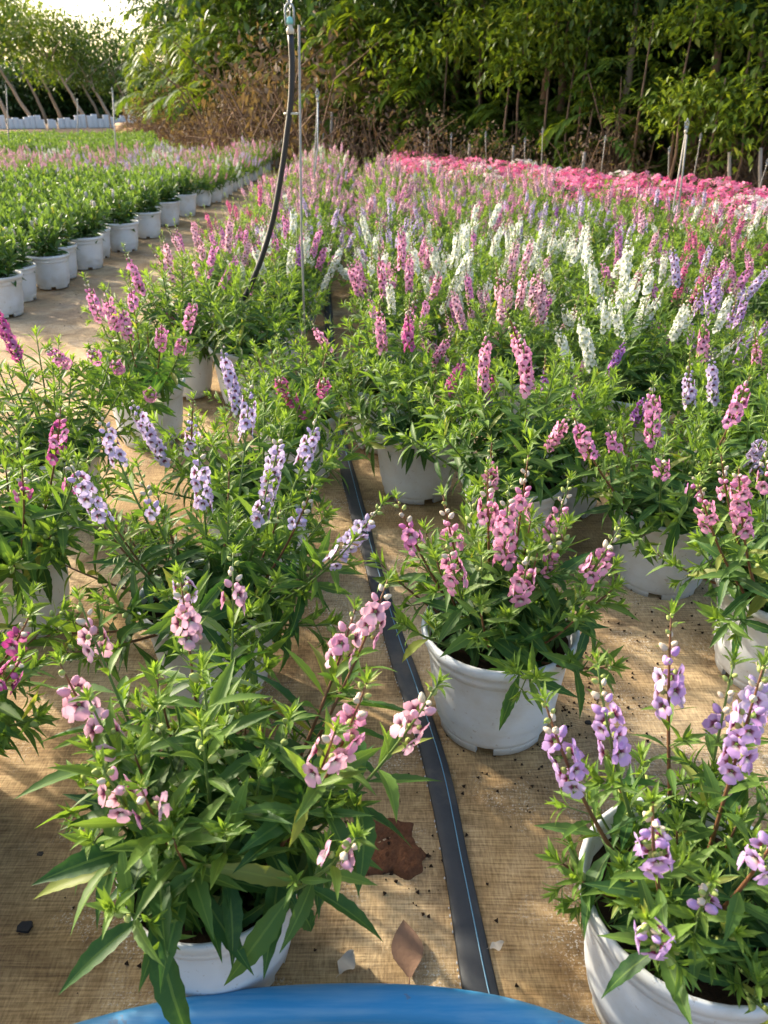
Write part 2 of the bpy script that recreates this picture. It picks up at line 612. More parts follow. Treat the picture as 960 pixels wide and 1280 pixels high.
def flower_template(hi=True):
    """faces +X, up +Z, unit radius about 1; lf.x = 0 in the throat, 1 at the petal tip"""
    V, F, LF = [], [], []
    petals = [(62, 0.80, 0.40, 0), (118, 0.80, 0.40, 0), (-8, 0.88, 0.44, 0), (188, 0.88, 0.44, 0), (270, 1.02, 0.56, 1)]
    ts = (0.0, 0.3, 0.65, 0.9, 1.0) if hi else (0.0, 0.5, 1.0)
    prof = {0.0: 0.45, 0.3: 0.82, 0.65: 1.0, 0.9: 0.72, 1.0: 0.30, 0.5: 1.0}
    ss = (-1, -0.5, 0, 0.5, 1) if hi else (-1, 0, 1)
    for a, ln, w, low in petals:
        a = math.radians(a)
        dy, dz = math.cos(a), math.sin(a)
        base = len(V)
        for t in ts:
            for s in ss:
                wd = prof[t] * w * s
                if t == 1.0 and not hi:
                    wd = 0.55 * w * s
                rr = 0.14 + ln * t - (0.10 * abs(s) * (t > 0.8))
                x = 0.30 * t - 0.28 * t * t + 0.10 * (1 - abs(s)) * math.sin(t * 3.1) - 0.16 * (1 - t) + (0.16 * t if low else 0)
                V.append((x, dy * rr - dz * wd, dz * rr + dy * wd))
                LF.append((t if t > 0 else 0.05, (0.9 if low else 0.12) * (1 - abs(s) * 0.5), 0))
        m = len(ss)
        for i in range(len(ts) - 1):
            for j in range(m - 1):
                q = base + i * m + j
                F.append((q, q + 1, q + m + 1, q + m))
    # throat cup
    b = len(V)
    V.append((-0.55, 0, -0.05)); LF.append((0, 0, 0))
    k = 8
    for i in range(k):
        a = 2 * math.pi * i / k
        V.append((-0.10, 0.22 * math.cos(a), 0.22 * math.sin(a))); LF.append((0.05, 0.0, 0))
    for i in range(k):
        F.append((b, b + 1 + i, b + 1 + (i + 1) % k))
    return np.array(V), F, np.array(LF)


FL_HI, FL_LO = flower_template(True), flower_template(False)


def ball_template(seg=6, rings=4):
    prof = [(math.sin(math.pi * i / rings) + 1e-4, -math.cos(math.pi * i / rings)) for i in range(rings + 1)]
    return lathe(prof, seg)


BALL = ball_template()
BALL_LO = ball_template(4, 3)
BUD = (np.stack([BALL[0][:, 2] * 1.35 + 0.2, BALL[0][:, 0] * (0.92 - 0.28 * BALL[0][:, 2]), BALL[0][:, 1] * (0.92 - 0.28 * BALL[0][:, 2])], 1), BALL[1])


def S4(s):
    return Matrix.Diagonal((s, s, s, 1))


# ------------------------------------------------------------------ setting: ground
def grid_mesh(name, x0, x1, y0, y1, nx, ny, fz, mat):
    b = Buf()
    xs = np.linspace(x0, x1, nx)
    ys = np.linspace(y0, y1, ny)
    V = [(x, y, fz(x, y)) for y in ys for x in xs]
    F = [(j * nx + i, j * nx + i + 1, (j + 1) * nx + i + 1, (j + 1) * nx + i) for j in range(ny - 1) for i in range(nx - 1)]
    b.add(V, F, mat)
    return b.mesh(name)


def wrinkle(x, y):
    if abs(x) > 4 or y > 16:
        return 0.0
    f = x * 0.86 + y * 0.51
    ridge = 0.010 * math.exp(-((f - 0.86 + 0.05 * math.sin(y * 3)) / 0.022) ** 2) + 0.008 * math.exp(-((x * 0.3 - y * 0.95 + 0.80 + 0.04 * math.sin(x * 5)) / 0.02) ** 2) \
        + 0.012 * math.exp(-((x * 0.95 + y * 0.2 + 0.55 + 0.08 * math.sin(y * 2)) / 0.03) ** 2)
    return ridge + 0.004 * math.sin(x * 3.1 + 1.3 * math.sin(y * 2.3)) + 0.004 * math.sin(y * 4.3 + 1.7 * math.sin(x * 2.7)) \
        + 0.003 * math.sin((x * 0.9 + y * 1.4) * 7.0 + math.sin(x * 5)) - 0.006


def sheet_mesh():
    """one sheet, finely divided where it lies close"""
    b = Buf()
    xs = np.concatenate([np.linspace(-13, -2, 45)[:-1], np.linspace(-2, 2, 201)[:-1], np.linspace(2, 6.5, 30)])
    ys = np.concatenate([np.linspace(-1.2, 0.2, 8)[:-1], np.linspace(0.2, 3.5, 165)[:-1], np.linspace(3.5, 23, 120)])
    nx, ny = len(xs), len(ys)
    V = [(x, y, wrinkle(x, y)) for y in ys for x in xs]
    F = [(j * nx + i, j * nx + i + 1, (j + 1) * nx + i + 1, (j + 1) * nx + i) for j in range(ny - 1) for i in range(nx - 1)]
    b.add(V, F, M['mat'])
    return b.mesh('ground_cover_sheet')


ground = obj('ground', grid_mesh('ground', -260, 260, -40, 420, 2, 2, lambda x, y: -0.03, M['earth']))
ground['kind'] = 'structure'
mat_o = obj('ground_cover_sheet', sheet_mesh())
mat_o['kind'] = 'structure'

# patch of bare red earth beside the flat hose
b = Buf()
cx, cy = gp(500, 1070).xy
re_ = np.random.default_rng(5)
n = 30
V, F = [], []
for j in range(n):
    for i in range(n):
        u, v = i / (n - 1) * 2 - 1, j / (n - 1) * 2 - 1
        an = math.atan2(v, u)
        edge = (abs(u) ** 3.2 + abs(v) ** 3.2) ** (1 / 3.2) * (1.12 + 0.12 * math.sin(3 * an + 1) + 0.08 * math.sin(7 * an) + 0.05 * math.sin(13 * an + 2))
        z = 0.0045 + re_.uniform(0, 0.006) * (edge < 0.85) - 0.10 * max(0, edge - 0.88)
        V.append((cx - 0.025 + u * 0.070 - v * 0.010, cy + 0.015 + v * 0.062 + u * 0.006, z))
F = [(j * n + i, j * n + i + 1, (j + 1) * n + i + 1, (j + 1) * n + i) for j in range(n - 1) for i in range(n - 1)]
b.add(V, F, M['red_earth'])
o = obj('bare_soil', b.mesh('bare_soil'))
o['kind'] = 'structure'

# ------------------------------------------------------------------ pots
SEG = 40


def pot_mesh(name):
    b = Buf()
    H = 0.19
    prof = [(0.0005, 0.016), (0.080, 0.016), (0.0865, 0.0125), (0.0885, 0.0135), (0.0935, 0.026), (0.0960, 0.044), (0.0975, 0.048), (0.0985, 0.050),
            (0.1000, 0.066), (0.1060, 0.120), (0.1088, 0.146), (0.1100, 0.149), (0.1120, 0.150), (0.1135, 0.160),
            (0.1142, 0.171), (0.1175, 0.172), (0.1205, 0.175), (0.1213, 0.183), (0.1195, 0.1895), (0.1150, 0.1895),
            (0.1120, 0.185), (0.1085, 0.150), (0.105, 0.13)]
    V, F = lathe(prof, SEG)
    b.add(V, F, M['pot'])
    # foot ring with drain notches
    foot = [(0.0800, 0.0145), (0.0805, 0.0), (0.0875, 0.0), (0.0890, 0.0150)]
    V, F = lathe(foot, SEG, skip=lambda i, k: (k % 8) in (0, 1))
    b.add(V, F, M['pot'])
    return b.mesh(name)


def soil_mesh():
    b = Buf()
    V, F = [(0, 0, 0.160)], []
    rr = np.random.default_rng(3)
    for i, r in enumerate((0.035, 0.07, 0.1085)):
        for k in range(20):
            a = 2 * math.pi * k / 20
            V.append((r * math.cos(a), r * math.sin(a), 0.157 + rr.normal() * 0.004 * (r < 0.1)))
    for k in range(20):
        F.append((0, 1 + k, 1 + (k + 1) % 20))
        for i in range(2):
            F.append((1 + i * 20 + k, 1 + (i + 1) * 20 + k, 1 + (i + 1) * 20 + (k + 1) % 20, 1 + i * 20 + (k + 1) % 20))
    b.add(V, F, M['soil'])
    return b.mesh('soil')


POT, SOIL = pot_mesh('pot'), soil_mesh()


# ------------------------------------------------------------------ angelonia
class Stem:
    def __init__(s, base, tip, bend=0.35, n=12):
        base, tip = Vector(base), Vector(tip)
        h = tip - base
        c = base + Vector((h.x * bend, h.y * bend, h.z * 0.48))
        s.p = [base * (1 - t) ** 2 + c * 2 * t * (1 - t) + tip * t * t for t in [i / (n - 1) for i in range(n)]]
        s.len = sum((s.p[i + 1] - s.p[i]).length for i in range(n - 1))

    def at(s, t):
        k = min(max(t, 0), 0.9999) * (len(s.p) - 1)
        i = int(k)
        return s.p[i].lerp(s.p[i + 1], k - i), (s.p[i + 1] - s.p[i]).normalized()


def radial(t, a):
    x = Vector((1, 0, 0)) - t * t.x
    if x.length < 0.1:
        x = Vector((0, 1, 0)) - t * t.y
    x.normalize()
    return x * math.cos(a) + t.cross(x) * math.sin(a)


def stem_leaves(st, rg, lo, hi, spacing, lmax, lean=0.0):
    """list of (matrix, youth) for opposite decussate leaves from t=lo to t=hi"""
    out = []
    n = max(2, int(st.len * (hi - lo) / spacing))
    a0 = rg.uniform(0, 6.28)
    for i in range(n):
        u = i / max(1, n - 1)
        t = lo + (hi - lo) * u
        p, tn = st.at(t)
        ln = lmax * (0.75 + 0.5 * math.sin(min(1, u * 1.7) * math.pi * 0.6) - 0.85 * u ** 2.0) * rg.uniform(0.75, 1.15)
        ln = max(ln, lmax * 0.25)
        el = R(-22 + 70 * u ** 0.85) + rg.normal() * 0.22 - lean * (1 - u)
        for k in range(2):
            a = a0 + i * math.pi / 2 + k * math.pi + rg.normal() * 0.25
            r = radial(tn, a)
            d = r * math.cos(el) + tn * math.sin(el)
            up = tn * math.cos(el) - r * math.sin(el) + Vector(rg.normal(size=3)) * 0.15
            mt = frame(p + r * 0.002, d, up) @ Matrix.Diagonal((ln, ln * rg.uniform(0.82, 1.12), ln, 1))
            out.append((mt, min(1.0, max(0, u - 0.55) * 1.3 + rg.uniform(0, 0.12))))
    return out


def tuft(rg, p, tn, size, n=12, y0=0.55):
    """crowded young leaves at a shoot tip"""
    out = []
    for i in range(n):
        u = i / n
        a = i * 2.4 + rg.normal() * 0.35
        el = R(38 + 46 * u) + rg.normal() * 0.16
        r = radial(tn, a)
        d = r * math.cos(el) + tn * math.sin(el)
        up = tn * math.cos(el) - r * math.sin(el)
        ln = size * (1.0 - 0.55 * u) * rg.uniform(0.8, 1.15)
        out.append((frame(p + tn * (u * size * 0.45), d, up) @ Matrix.Diagonal((ln, ln * 1.05, ln, 1)), min(1, y0 + 0.4 * u)))
    return out


def add_leaves(buf, leaves, tmpls, rg, mat):
    for mt, y in leaves:
        t = tmpls[int(rg.integers(len(tmpls)))]
        buf.add(t[0], t[1], mat, t[2], mt, y)


def raceme_parts(rg, at, t0, t1, nfl, nbud, fr):
    """along a curve function at(t): flower matrices, bud (matrix, green), bract leaves"""
    fl, bd, br = [], [], []
    tot = nfl + nbud
    a = rg.uniform(0, 6.28)
    for i in range(tot):
        u = i / max(1, tot - 1)
        p, tn = at(t0 + (t1 - t0) * u)
        a += 2.4 + rg.normal() * 0.25
        r = radial(tn, a)
        if i < nfl:
            d = (r * 0.96 + tn * 0.10 + Vector((0, 0, -0.12))).normalized()
            q = p + r * fr * 0.95 + tn * fr * 0.2
            s = fr * rg.uniform(0.85, 1.15)
            fl.append((frame(q, d, tn + Vector(rg.normal(size=3)) * 0.15) @ S4(s), p, q))
        else:
            k = (i - nfl) / max(1, nbud)
            s = fr * (0.37 - 0.22 * k) * rg.uniform(0.85, 1.15)
            q = p + r * (fr * (0.62 - 0.40 * k)) + tn * fr * 0.30
            bd.append((frame(q, (r + tn).normalized(), tn) @ S4(s), k, p, q))
        if i % 2 == 0:
            el = R(35)
            br.append((frame(p, r * math.cos(el) + tn * math.sin(el), tn) @ S4(fr * rg.uniform(1.0, 1.6)), 0.35 + 0.5 * u))
    return fl, bd, br


SPIKE_N = 6


def spike_mesh(colour, var):
    """a whole dense flower spike standing on its foot at the origin"""
    rg = np.random.default_rng(100 + var)
    Ls = (0.145, 0.12, 0.165, 0.105, 0.135, 0.15)[var]
    nfl = (17, 11, 22, 7, 14, 19)[var]
    nb = (12, 13, 12, 14, 10, 12)[var]
    bend = rg.normal(size=2) * 0.012
    st = Stem((0, 0, 0), (bend[0], bend[1], Ls), 0.3, 6)
    b = Buf()
    V, F = tube(st.p, [0.0022, 0.0021, 0.002, 0.0017, 0.0014, 0.0008], 4)
    b.add(V, F, M['stem_red'] if var % 2 else M['stem'])
    fl, bd, br = raceme_parts(rg, st.at, 0.04, 1.0, nfl, nb, 0.0112)
    for mt, p, q in fl:
        b.add(FL_LO[0], FL_LO[1], M['petal_' + colour], FL_LO[2], mt)
    for mt, k, p, q in bd:
        b.add(BALL_LO[0], BALL_LO[1], M['petal_' + colour] if k < 0.3 else (M['bud'] if k < 0.5 else M['bud_green']), None, mt)
    add_leaves(b, br, LO_LEAF, rg, M['leaf'])
    add_leaves(b, tuft(rg, Vector(st.p[-1]), Vector((0, 0, 1)), 0.018, 7), LO_LEAF, rg, M['leaf'])
    return b.mesh('flower_spike')


_spk = {}


def spike(colour, var):
    if (colour, var) not in _spk:
        _spk[(colour, var)] = spike_mesh(colour, var)
    return _spk[(colour, var)]


def foliage_variant(seed, nst=34, H=0.40, spread=0.26):
    """leafy body of one plant: mesh plus the spots where spikes stand"""
    rg = np.random.default_rng(seed)
    b = Buf()
    spots = []
    for i in range(nst):
        a = i * 2.4 + rg.normal() * 0.3
        rr = spread * math.sqrt((i + 0.5) / nst) * rg.uniform(0.85, 1.15)
        hz = H * (1.02 - 0.40 * (rr / spread) ** 2) * rg.uniform(0.84, 1.12)
        base = (math.cos(a) * rr * 0.33, math.sin(a) * rr * 0.33, 0.158)
        tip = (math.cos(a) * rr, math.sin(a) * rr, max(0.22, hz))
        st = Stem(base, tip, 0.5, 8)
        V, F = tube(st.p, np.linspace(0.0028, 0.0012, 8), 4)
        b.add(V, F, M['stem'])
        add_leaves(b, stem_leaves(st, rg, 0.10, 0.93, 0.021, 0.080, 0.3), LO_LEAF, rg, M['leaf'])
        p, tn = st.at(0.97)
        add_leaves(b, tuft(rg, p, tn, 0.038, 10), LO_LEAF, rg, M['leaf'])
        for k in range(2):
            t = rg.uniform(0.35, 0.85)
            p, tn = st.at(t)
            d = (radial(tn, rg.uniform(0, 6.28)) * 0.8 + tn * 0.7).normalized()
            add_leaves(b, tuft(rg, p + d * 0.03, d, 0.034, 8, 0.35), LO_LEAF, rg, M['leaf'])
        p, tn = st.at(0.96)
        spots.append((p, (tn + Vector((0, 0, 0.9))).normalized()))
    return b.mesh('foliage'), spots


VARS = [foliage_variant(11), foliage_variant(12, 32, 0.38, 0.24), foliage_variant(13, 36, 0.42, 0.27), foliage_variant(14, 34, 0.37, 0.26),
        foliage_variant(15, 32, 0.41, 0.25)]

COLNAME = {'pink': 'pink', 'palepink': 'pale pink', 'orchid': 'orchid pink', 'magenta': 'deep magenta', 'purple': 'dark purple',
           'lavender': 'lavender', 'violet': 'violet', 'hotpink': 'hot pink', 'white': 'white'}


def bed_plant(x, y, colour, where, nsp, rg, scale=1.0, mixed=None):
    cn = COLNAME[colour]
    t = thing('potted_angelonia', f'{cn} angelonia spikes in a white pot {where}', 'potted plant', (x, y, 0), rg.uniform(0, 6.28),
              f'{cn} angelonia pots {where}', scale)
    obj('pot', POT, t, Matrix.Rotation(rg.normal() * 0.02, 4, 'X') @ Matrix.Diagonal((1 + rg.normal() * 0.015, 1 + rg.normal() * 0.015, 1 + rg.normal() * 0.02, 1)))
    obj('soil', SOIL, t)
    me, spots = VARS[int(rg.integers(len(VARS)))]
    obj('foliage', me, t, kind='stuff')
    idx = rg.permutation(len(spots))[:nsp]
    for i in idx:
        p, d = spots[i]
        d = (d + Vector(rg.normal(size=3)) * 0.10).normalized()
        c = colour if mixed is None or rg.random() > 0.25 else mixed
        m = d.to_track_quat('Z', 'Y').to_matrix().to_4x4() @ Matrix.Rotation(rg.uniform(0, 6.28), 4, 'Z')
        m.translation = p
        obj('flower_spike', spike(c, int(rg.integers(SPIKE_N))), t, m @ S4(rg.uniform(0.8, 1.12) * (1.0 if y < 4.5 else 0.84)))
    return t


_fh = {}


def flower_mesh(colour, hi=True):
    if colour not in _fh:
        b = Buf()
        b.add(FL_HI[0], FL_HI[1], M['petal_' + colour], FL_HI[2])
        # small green calyx at the back
        b.add(BALL[0] * 0.26 + np.array([-0.42, 0, 0]), BALL[1], M['bud_green'])
        _fh[colour] = b.mesh('flower')
    return _fh[colour]


def hero_plant(label, base, targets, colour, seed, scale=1.0, nleafy=22, spread=0.20, H=0.37, lmax=0.085, second=None, fr=0.0135, zmin=0.07, lo=0.06):
    """plant with every leaf and flower a piece of its own.
    targets: (photo x, photo y, height, flowers, buds) of the flower clusters"""
    rg = np.random.default_rng(seed)
    base = Vector((base[0], base[1], 0))
    t = thing('potted_angelonia', label, 'potted plant', base, 0, 'large angelonia pots at the near end of the beds')
    obj('pot', POT, t, S4(scale) @ Matrix.Rotation(rg.uniform(0, 6.28), 4, 'Z') @ Matrix.Diagonal((1.015, 0.985, 1, 1)))
    obj('soil', SOIL, t, S4(scale))
    z0 = 0.158 * scale
    specs = []
    for tg in targets:
        px, py, z, nf, nb = tg[:5]
        c = gp(px, py, z) - base
        specs.append((c, nf, nb, tg[5] if len(tg) > 5 else colour))
    for i in range(nleafy):
        a = i * 2.4 + rg.uniform(0, 0.8)
        rr = spread * math.sqrt((i + 0.6) / nleafy) * rg.uniform(0.85, 1.1)
        z = H * (1.0 - 0.40 * (rr / spread) ** 2) * rg.uniform(0.88, 1.1)
        specs.append((Vector((math.cos(a) * rr, math.sin(a) * rr, max(z, z0 + zmin))), 0, int(rg.integers(0, 7)), colour))
    leaves = []
    for c, nf, nb, colr in specs:
        out = Vector((c.x, c.y, 0))
        b0 = Vector((out.x * 0.28, out.y * 0.28, z0))
        if b0.xy.length > 0.07 * scale:
            b0.xy = b0.xy.normalized() * 0.07 * scale
        flowering = nf > 0
        if flowering:
            rl = 0.012 * (nf * 0.55 + nb * 0.45) + 0.02
            dirn = (Vector((out.x * 0.9, out.y * 0.9, 0.22))).normalized()
            dirn = (dirn + Vector((0, 0, 1.1))).normalized()
            tip = c + dirn * rl * 0.62
        else:
            rl = 0.010 * nb
            tip = c
        st = Stem(b0, tip, 0.66, 14)
        tr = 1 - rl / max(st.len, rl + 0.05)
        tr = max(tr, 0.35)
        sb = Buf()
        V, F = tube(st.p, np.linspace(0.0034, 0.0012, 14), 6)
        sb.add(V, F, M['stem_red'] if rg.random() < 0.55 else M['stem'])
        fl, bd, br = raceme_parts(rg, st.at, tr, 0.985, nf, nb, fr)
        for mt, p, q in fl:
            V, F = tube([p, p.lerp(q, 0.5) + Vector((0, 0, 0.002)), q], 0.0006, 4, False)
            sb.add(V, F, M['stem'])
        for mt, k, p, q in bd:
            V, F = tube([p, q], 0.0005, 3, False)
            sb.add(V, F, M['stem'])
        so = obj('stem', sb.mesh('stem'), t)
        for mt, p, q in fl:
            cc = colr if (second is None or rg.random() > 0.2) else second
            obj('flower', flower_mesh(cc), so, mt)
        if bd or True:
            bb = Buf()
            for mt, k, p, q in bd:
                bb.add(BUD[0], BUD[1], M['petal_' + colr] if (k < 0.22 and flowering) else (M['bud'] if (k < 0.55 and flowering) else M['bud_green']), None, mt)
            add_leaves(bb, br, HI_LEAF[:3] if flowering else LO_LEAF, rg, M['leaf'])
            p, tn = st.at(0.985)
            add_leaves(bb, tuft(rg, p, tn, 0.026 if flowering else 0.038, 12, 0.42), HI_LEAF[:4], rg, M['leaf'])
            # short side shoots in the leaf axils
            for k in range(2 if flowering else 3):
                tt = rg.uniform(0.35, 0.85) * (tr if flowering else 0.95)
                p, tn = st.at(tt)
                d = (radial(tn, rg.uniform(0, 6.28)) * 0.9 + tn * 0.7).normalized()
                V, F = tube([p, p + d * 0.03], 0.001, 4, False)
                bb.add(V, F, M['stem'])
                add_leaves(bb, tuft(rg, p + d * 0.026, d, 0.036, 9, 0.30), LO_LEAF, rg, M['leaf'])
            obj('shoot_tip', bb.mesh('shoot_tip'), so, kind='stuff')
        hi = max(0.5, min(0.93, tr - 0.02)) if flowering else 0.92
        for mt, y in stem_leaves(st, rg, lo, hi, 0.022, lmax, 0.42):
            if pierces(mt, scale):
                continue                       # would pass through the pot wall
            leaves.append((mt.to_scale().x, so, mt, y))
    leaves.sort(key=lambda e: -e[0])
    inner = Buf()
    for i, (ln, so, mt, y) in enumerate(leaves):
        v = int(rg.integers(len(HI_LEAF)))
        if i < 290:
            obj('leaf', HI_LEAF_MESH[0 if y < 0.1 else (1 if y < 0.33 else 2)][v], so, mt)
        else:
            inner.add(HI_LEAF[v][0], HI_LEAF[v][1], M['leaf'], HI_LEAF[v][2], mt, y)
    if inner.n:
        obj('small_leaves', inner.mesh('small_leaves'), t, kind='stuff')
    return t


def pierces(mt, scale):
    prev = None
    for droop in (0.05, 0.25, 0.45):
        prev = None
        for k in range(13):
            q = k / 12
            p = (mt @ Vector((q - 0.18 * droop * q * q, 0, 0.10 * q - droop * q * q))) / scale
            inside = p.xy.length < 0.0925 + 0.145 * max(0.0, p.z)
            if prev is not None and prev != inside and p.z < 0.200:
                return True
            prev = inside
    return False


HERO = []


def hero(label, base, *a, **k):
    HERO.append(Vector((base[0], base[1], 0)))
    return hero_plant(label, base, *a, **k)


hero('small white pot of pale pink angelonia with long drooping leaves beside red earth', (-0.222, 0.665),
     [(115, 792, .43, 4, 7), (95, 868, .44, 4, 5), (128, 908, .43, 3, 5), (232, 772, .43, 5, 5), (292, 735, .42, 3, 8), (470, 772, .42, 6, 6),
      (433, 802, .41, 5, 5), (437, 905, .46, 6, 8), (408, 944, .44, 4, 3), (522, 900, .42, 5, 7), (146, 990, .42, 4, 5),
      (186, 1008, .41, 3, 3), (432, 1072, .37, 2, 7)],
     'palepink', 1, scale=0.98, nleafy=22, spread=0.165, H=0.45, lmax=0.122, second='pink', fr=0.0155, zmin=0.17, lo=0.20)
hero('largest white pot with violet angelonia flowers and wide open rim', (0.375, 0.60),
     [(700, 945, .41, 9, 9, 'violet'), (757, 905, .42, 9, 10), (836, 838, .44, 7, 10), (930, 915, .45, 12, 8), (945, 870, .44, 6, 8, 'lavender'),
      (815, 1055, .42, 7, 10), (808, 1182, .35, 5, 10), (958, 1068, .41, 4, 5), (905, 885, .42, 2, 12), (880, 1130, .36, 1, 9)],
     'violet', 2, scale=1.16, nleafy=24, spread=0.17, H=0.36, lmax=0.088, second='lavender', fr=0.0145)
hero('clear pink angelonia in a white pot between flat hose and large violet pot', (0.21, 1.13),
     [(565, 712, .41, 6, 7), (632, 665, .43, 13, 8), (655, 728, .39, 8, 7), (752, 702, .41, 7, 9), (700, 640, .45, 4, 10), (610, 628, .45, 5, 9),
      (508, 660, .40, 4, 9, 'orchid'), (655, 610, .47, 3, 11), (560, 655, .42, 3, 10), (690, 690, .40, 2, 9)],
     'pink', 3, scale=1.17, nleafy=24, spread=0.23, H=0.43, lmax=0.105, fr=0.0150, zmin=0.10, lo=0.12)
hero('lavender angelonia with tall sparse spikes behind the small pale pink pot', (-0.34, 1.24),
     [(112, 622, .47, 12, 6), (252, 605, .46, 11, 6), (340, 588, .48, 13, 8), (310, 520, .47, 11, 6), (386, 558, .46, 9, 6), (455, 672, .42, 9, 9),
      (140, 556, .47, 9, 6), (330, 632, .42, 4, 8), (230, 740, .43, 5, 6), (430, 700, .38, 4, 6), (185, 620, .44, 2, 12), (380, 640, .43, 2, 12)],
     'lavender', 4, scale=1.12, nleafy=24, spread=0.31, H=0.41, lmax=0.098)
hero('leafy angelonia with a few magenta flowers, beside the lavender one along the path', (-0.83, 1.45),
     [(72, 548, .48, 10, 6), (30, 610, .44, 3, 9), (95, 600, .44, 2, 9)],
     'magenta', 5, scale=1.12, nleafy=29, spread=0.31, H=0.44, lmax=0.105, second='orchid')
hero('magenta angelonia at the path edge, beside the small pale pink pot', (-0.79, 0.92),
     [(20, 855, .36, 6, 6), (30, 800, .38, 3, 8)],
     'magenta', 6, scale=1.12, nleafy=25, spread=0.34, H=0.40, lmax=0.115)
hero('rose pink angelonia with one very full spike, next to the orchid pink pot', (0.80, 1.27),
     [(925, 640, .46, 17, 6), (880, 640, .44, 7, 7), (905, 600, .44, 3, 9), (958, 585, .46, 3, 9)],
     'pink', 8, scale=1.12, nleafy=26, spread=0.25, H=0.40, lmax=0.095, second='orchid')
hero('orchid pink angelonia in a bare-sided white pot behind the clear pink one', (0.68, 1.62),
     [(816, 525, .47, 15, 6), (826, 590, .40, 6, 4), (728, 560, .43, 12, 6), (765, 552, .42, 5, 7), (922, 505, .48, 10, 5), (870, 610, .40, 2, 9)],
     'orchid', 9, scale=1.12, nleafy=26, spread=0.25, H=0.40, lmax=0.09, second='pink')
hero('very leafy angelonia with small dark magenta flowers against the flat black hose', (-0.27, 2.25),
     [(352, 488, .44, 6, 4), (405, 492, .42, 8, 4), (365, 505, .40, 5, 3), (380, 520, .38, 3, 3)],
     'magenta', 10, scale=1.12, nleafy=30, spread=0.27, H=0.43, lmax=0.085)
hero('orchid pink angelonia with many full spikes at the path edge', (-0.82, 2.53),
     [(118, 378, .52, 12, 7), (140, 395, .50, 16, 4), (158, 410, .47, 12, 4), (238, 400, .48, 12, 4), (203, 430, .46, 12, 5), (190, 508, .36, 10, 2),
      (228, 440, .44, 8, 4), (148, 470, .42, 10, 4), (75, 462, .46, 12, 6), (118, 452, .46, 5, 6), (165, 370, .50, 6, 9)],
     'orchid', 11, scale=1.12, nleafy=23, spread=0.20, H=0.43, lmax=0.078, second='pink', zmin=0.12, lo=0.15)

# ------------------------------------------------------------------ beds of angelonia
NEAR = 'beside the flat black hose'
rgb = np.random.default_rng(21)


def free(x, y, d=0.30):
    return all((Vector((x, y, 0)) - h).length > d for h in HERO)


PATCH = []


def patch(px, py, z, r, colour, w=1.0):
    p = gp(px, py, z)
    PATCH.append((p.x, p.y, r, colour, w))


for a in [(380, 305, .45, 0.30, 'white', 9), (372, 345, .42, 0.22, 'purple', 5), (410, 345, .42, 0.2, 'purple', 4), (250, 290, .46, 0.35, 'orchid', 4),
          (280, 260, .46, 0.3, 'hotpink', 3), (460, 275, .46, 0.55, 'lavender', 3), (450, 400, .44, 0.3, 'orchid', 3), (640, 300, .46, 0.36, 'white', 3),
          (720, 320, .46, 0.34, 'white', 2.6), (800, 400, .45, 0.36, 'white', 3), (880, 395, .45, 0.3, 'white', 1.8), (850, 470, .45, 0.3, 'lavender', 3),
          (720, 460, .46, 0.4, 'palepink', 3), (570, 400, .45, 0.4, 'palepink', 2), (890, 290, .45, 0.45, 'white', 2.6), (620, 265, .45, 0.6, 'lavender', 2),
          (660, 480, .44, 0.2, 'magenta', 3), (730, 550, .44, 0.2, 'purple', 3), (930, 310, .45, 0.6, 'hotpink', 2), (560, 260, .46, .5, 'pink', 2),
          (440, 230, .46, 1.0, 'palepink', 2), (520, 440, .44, .3, 'pink', 3), (830, 360, .45, .25, 'lavender', 2)]:
    patch(*a)


WB = [gp(a, b, 0.45) for a, b in ((600, 285), (720, 318), (800, 385), (930, 412))]


def pick(x, y, rg):
    for p, q in zip(WB[:-1], WB[1:]):
        d = (q - p).normalized()
        t = max(0.0, min((q - p).length, (Vector((x, y, 0.45)) - p).dot(d)))
        if (Vector((x, y, 0.45)) - (p + d * t)).length < 0.24 and rg.random() < 0.85:
            return 'white'
    w = {'pink': 1.2, 'palepink': 1.9, 'orchid': 0.6, 'lavender': 0.4, 'violet': 0.1, 'white': 0.2, 'hotpink': 0.12, 'purple': 0.08}
    for px, py, r, c, k in PATCH:
        d = math.hypot(x - px, y - py)
        if d < r * 1.5:
            w[c] = w.get(c, 0) + k * 3 * math.exp(-(d / r) ** 2)
    ks = list(w)
    p = np.array([w[k] for k in ks])
    return ks[int(rg.choice(len(ks), p=p / p.sum()))]


def vinca_front(x):
    """y where the low pink band starts at this x"""
    return 9.75 - (x - 0.3) * 1.74


# single pots that show between the near ones
for x, y, c, n, where in [(0.01, 2.50, 'pink', 7, 'on the hose side of the right bed'), (0.10, 2.12, 'magenta', 4, 'on the hose side of the right bed'),
                          (0.52, 2.02, 'purple', 6, 'inside the right bed'), (-0.82, 3.03, 'orchid', 4, 'along the path edge'),
                          (-0.52, 2.90, 'magenta', 1, 'along the path edge'), (-0.92, 1.95, 'magenta', 3, 'beside the leafy magenta one'), (1.02, 2.05, 'pink', 6, 'inside the right bed'),
                          (0.95, 1.78, 'lavender', 6, 'inside the right bed'), (1.22, 1.60, 'palepink', 5, 'inside the right bed'),
                          (-1.02, 1.0, 'orchid', 3, 'along the path edge'), (-1.10, 0.55, 'pink', 3, 'along the path edge'), (-0.86, 0.30, 'pink', 2, 'along the path edge'),
                          (-0.31, 1.68, 'lavender', 3, 'beside the flat black hose'),
                          (0.34, 1.78, 'pink', 5, 'close behind the clear pink one')]:
    HERO.append(Vector((x, y, 0)))
    bed_plant(x, y, c, where, n, rgb, rgb.uniform(1.12, 1.22))

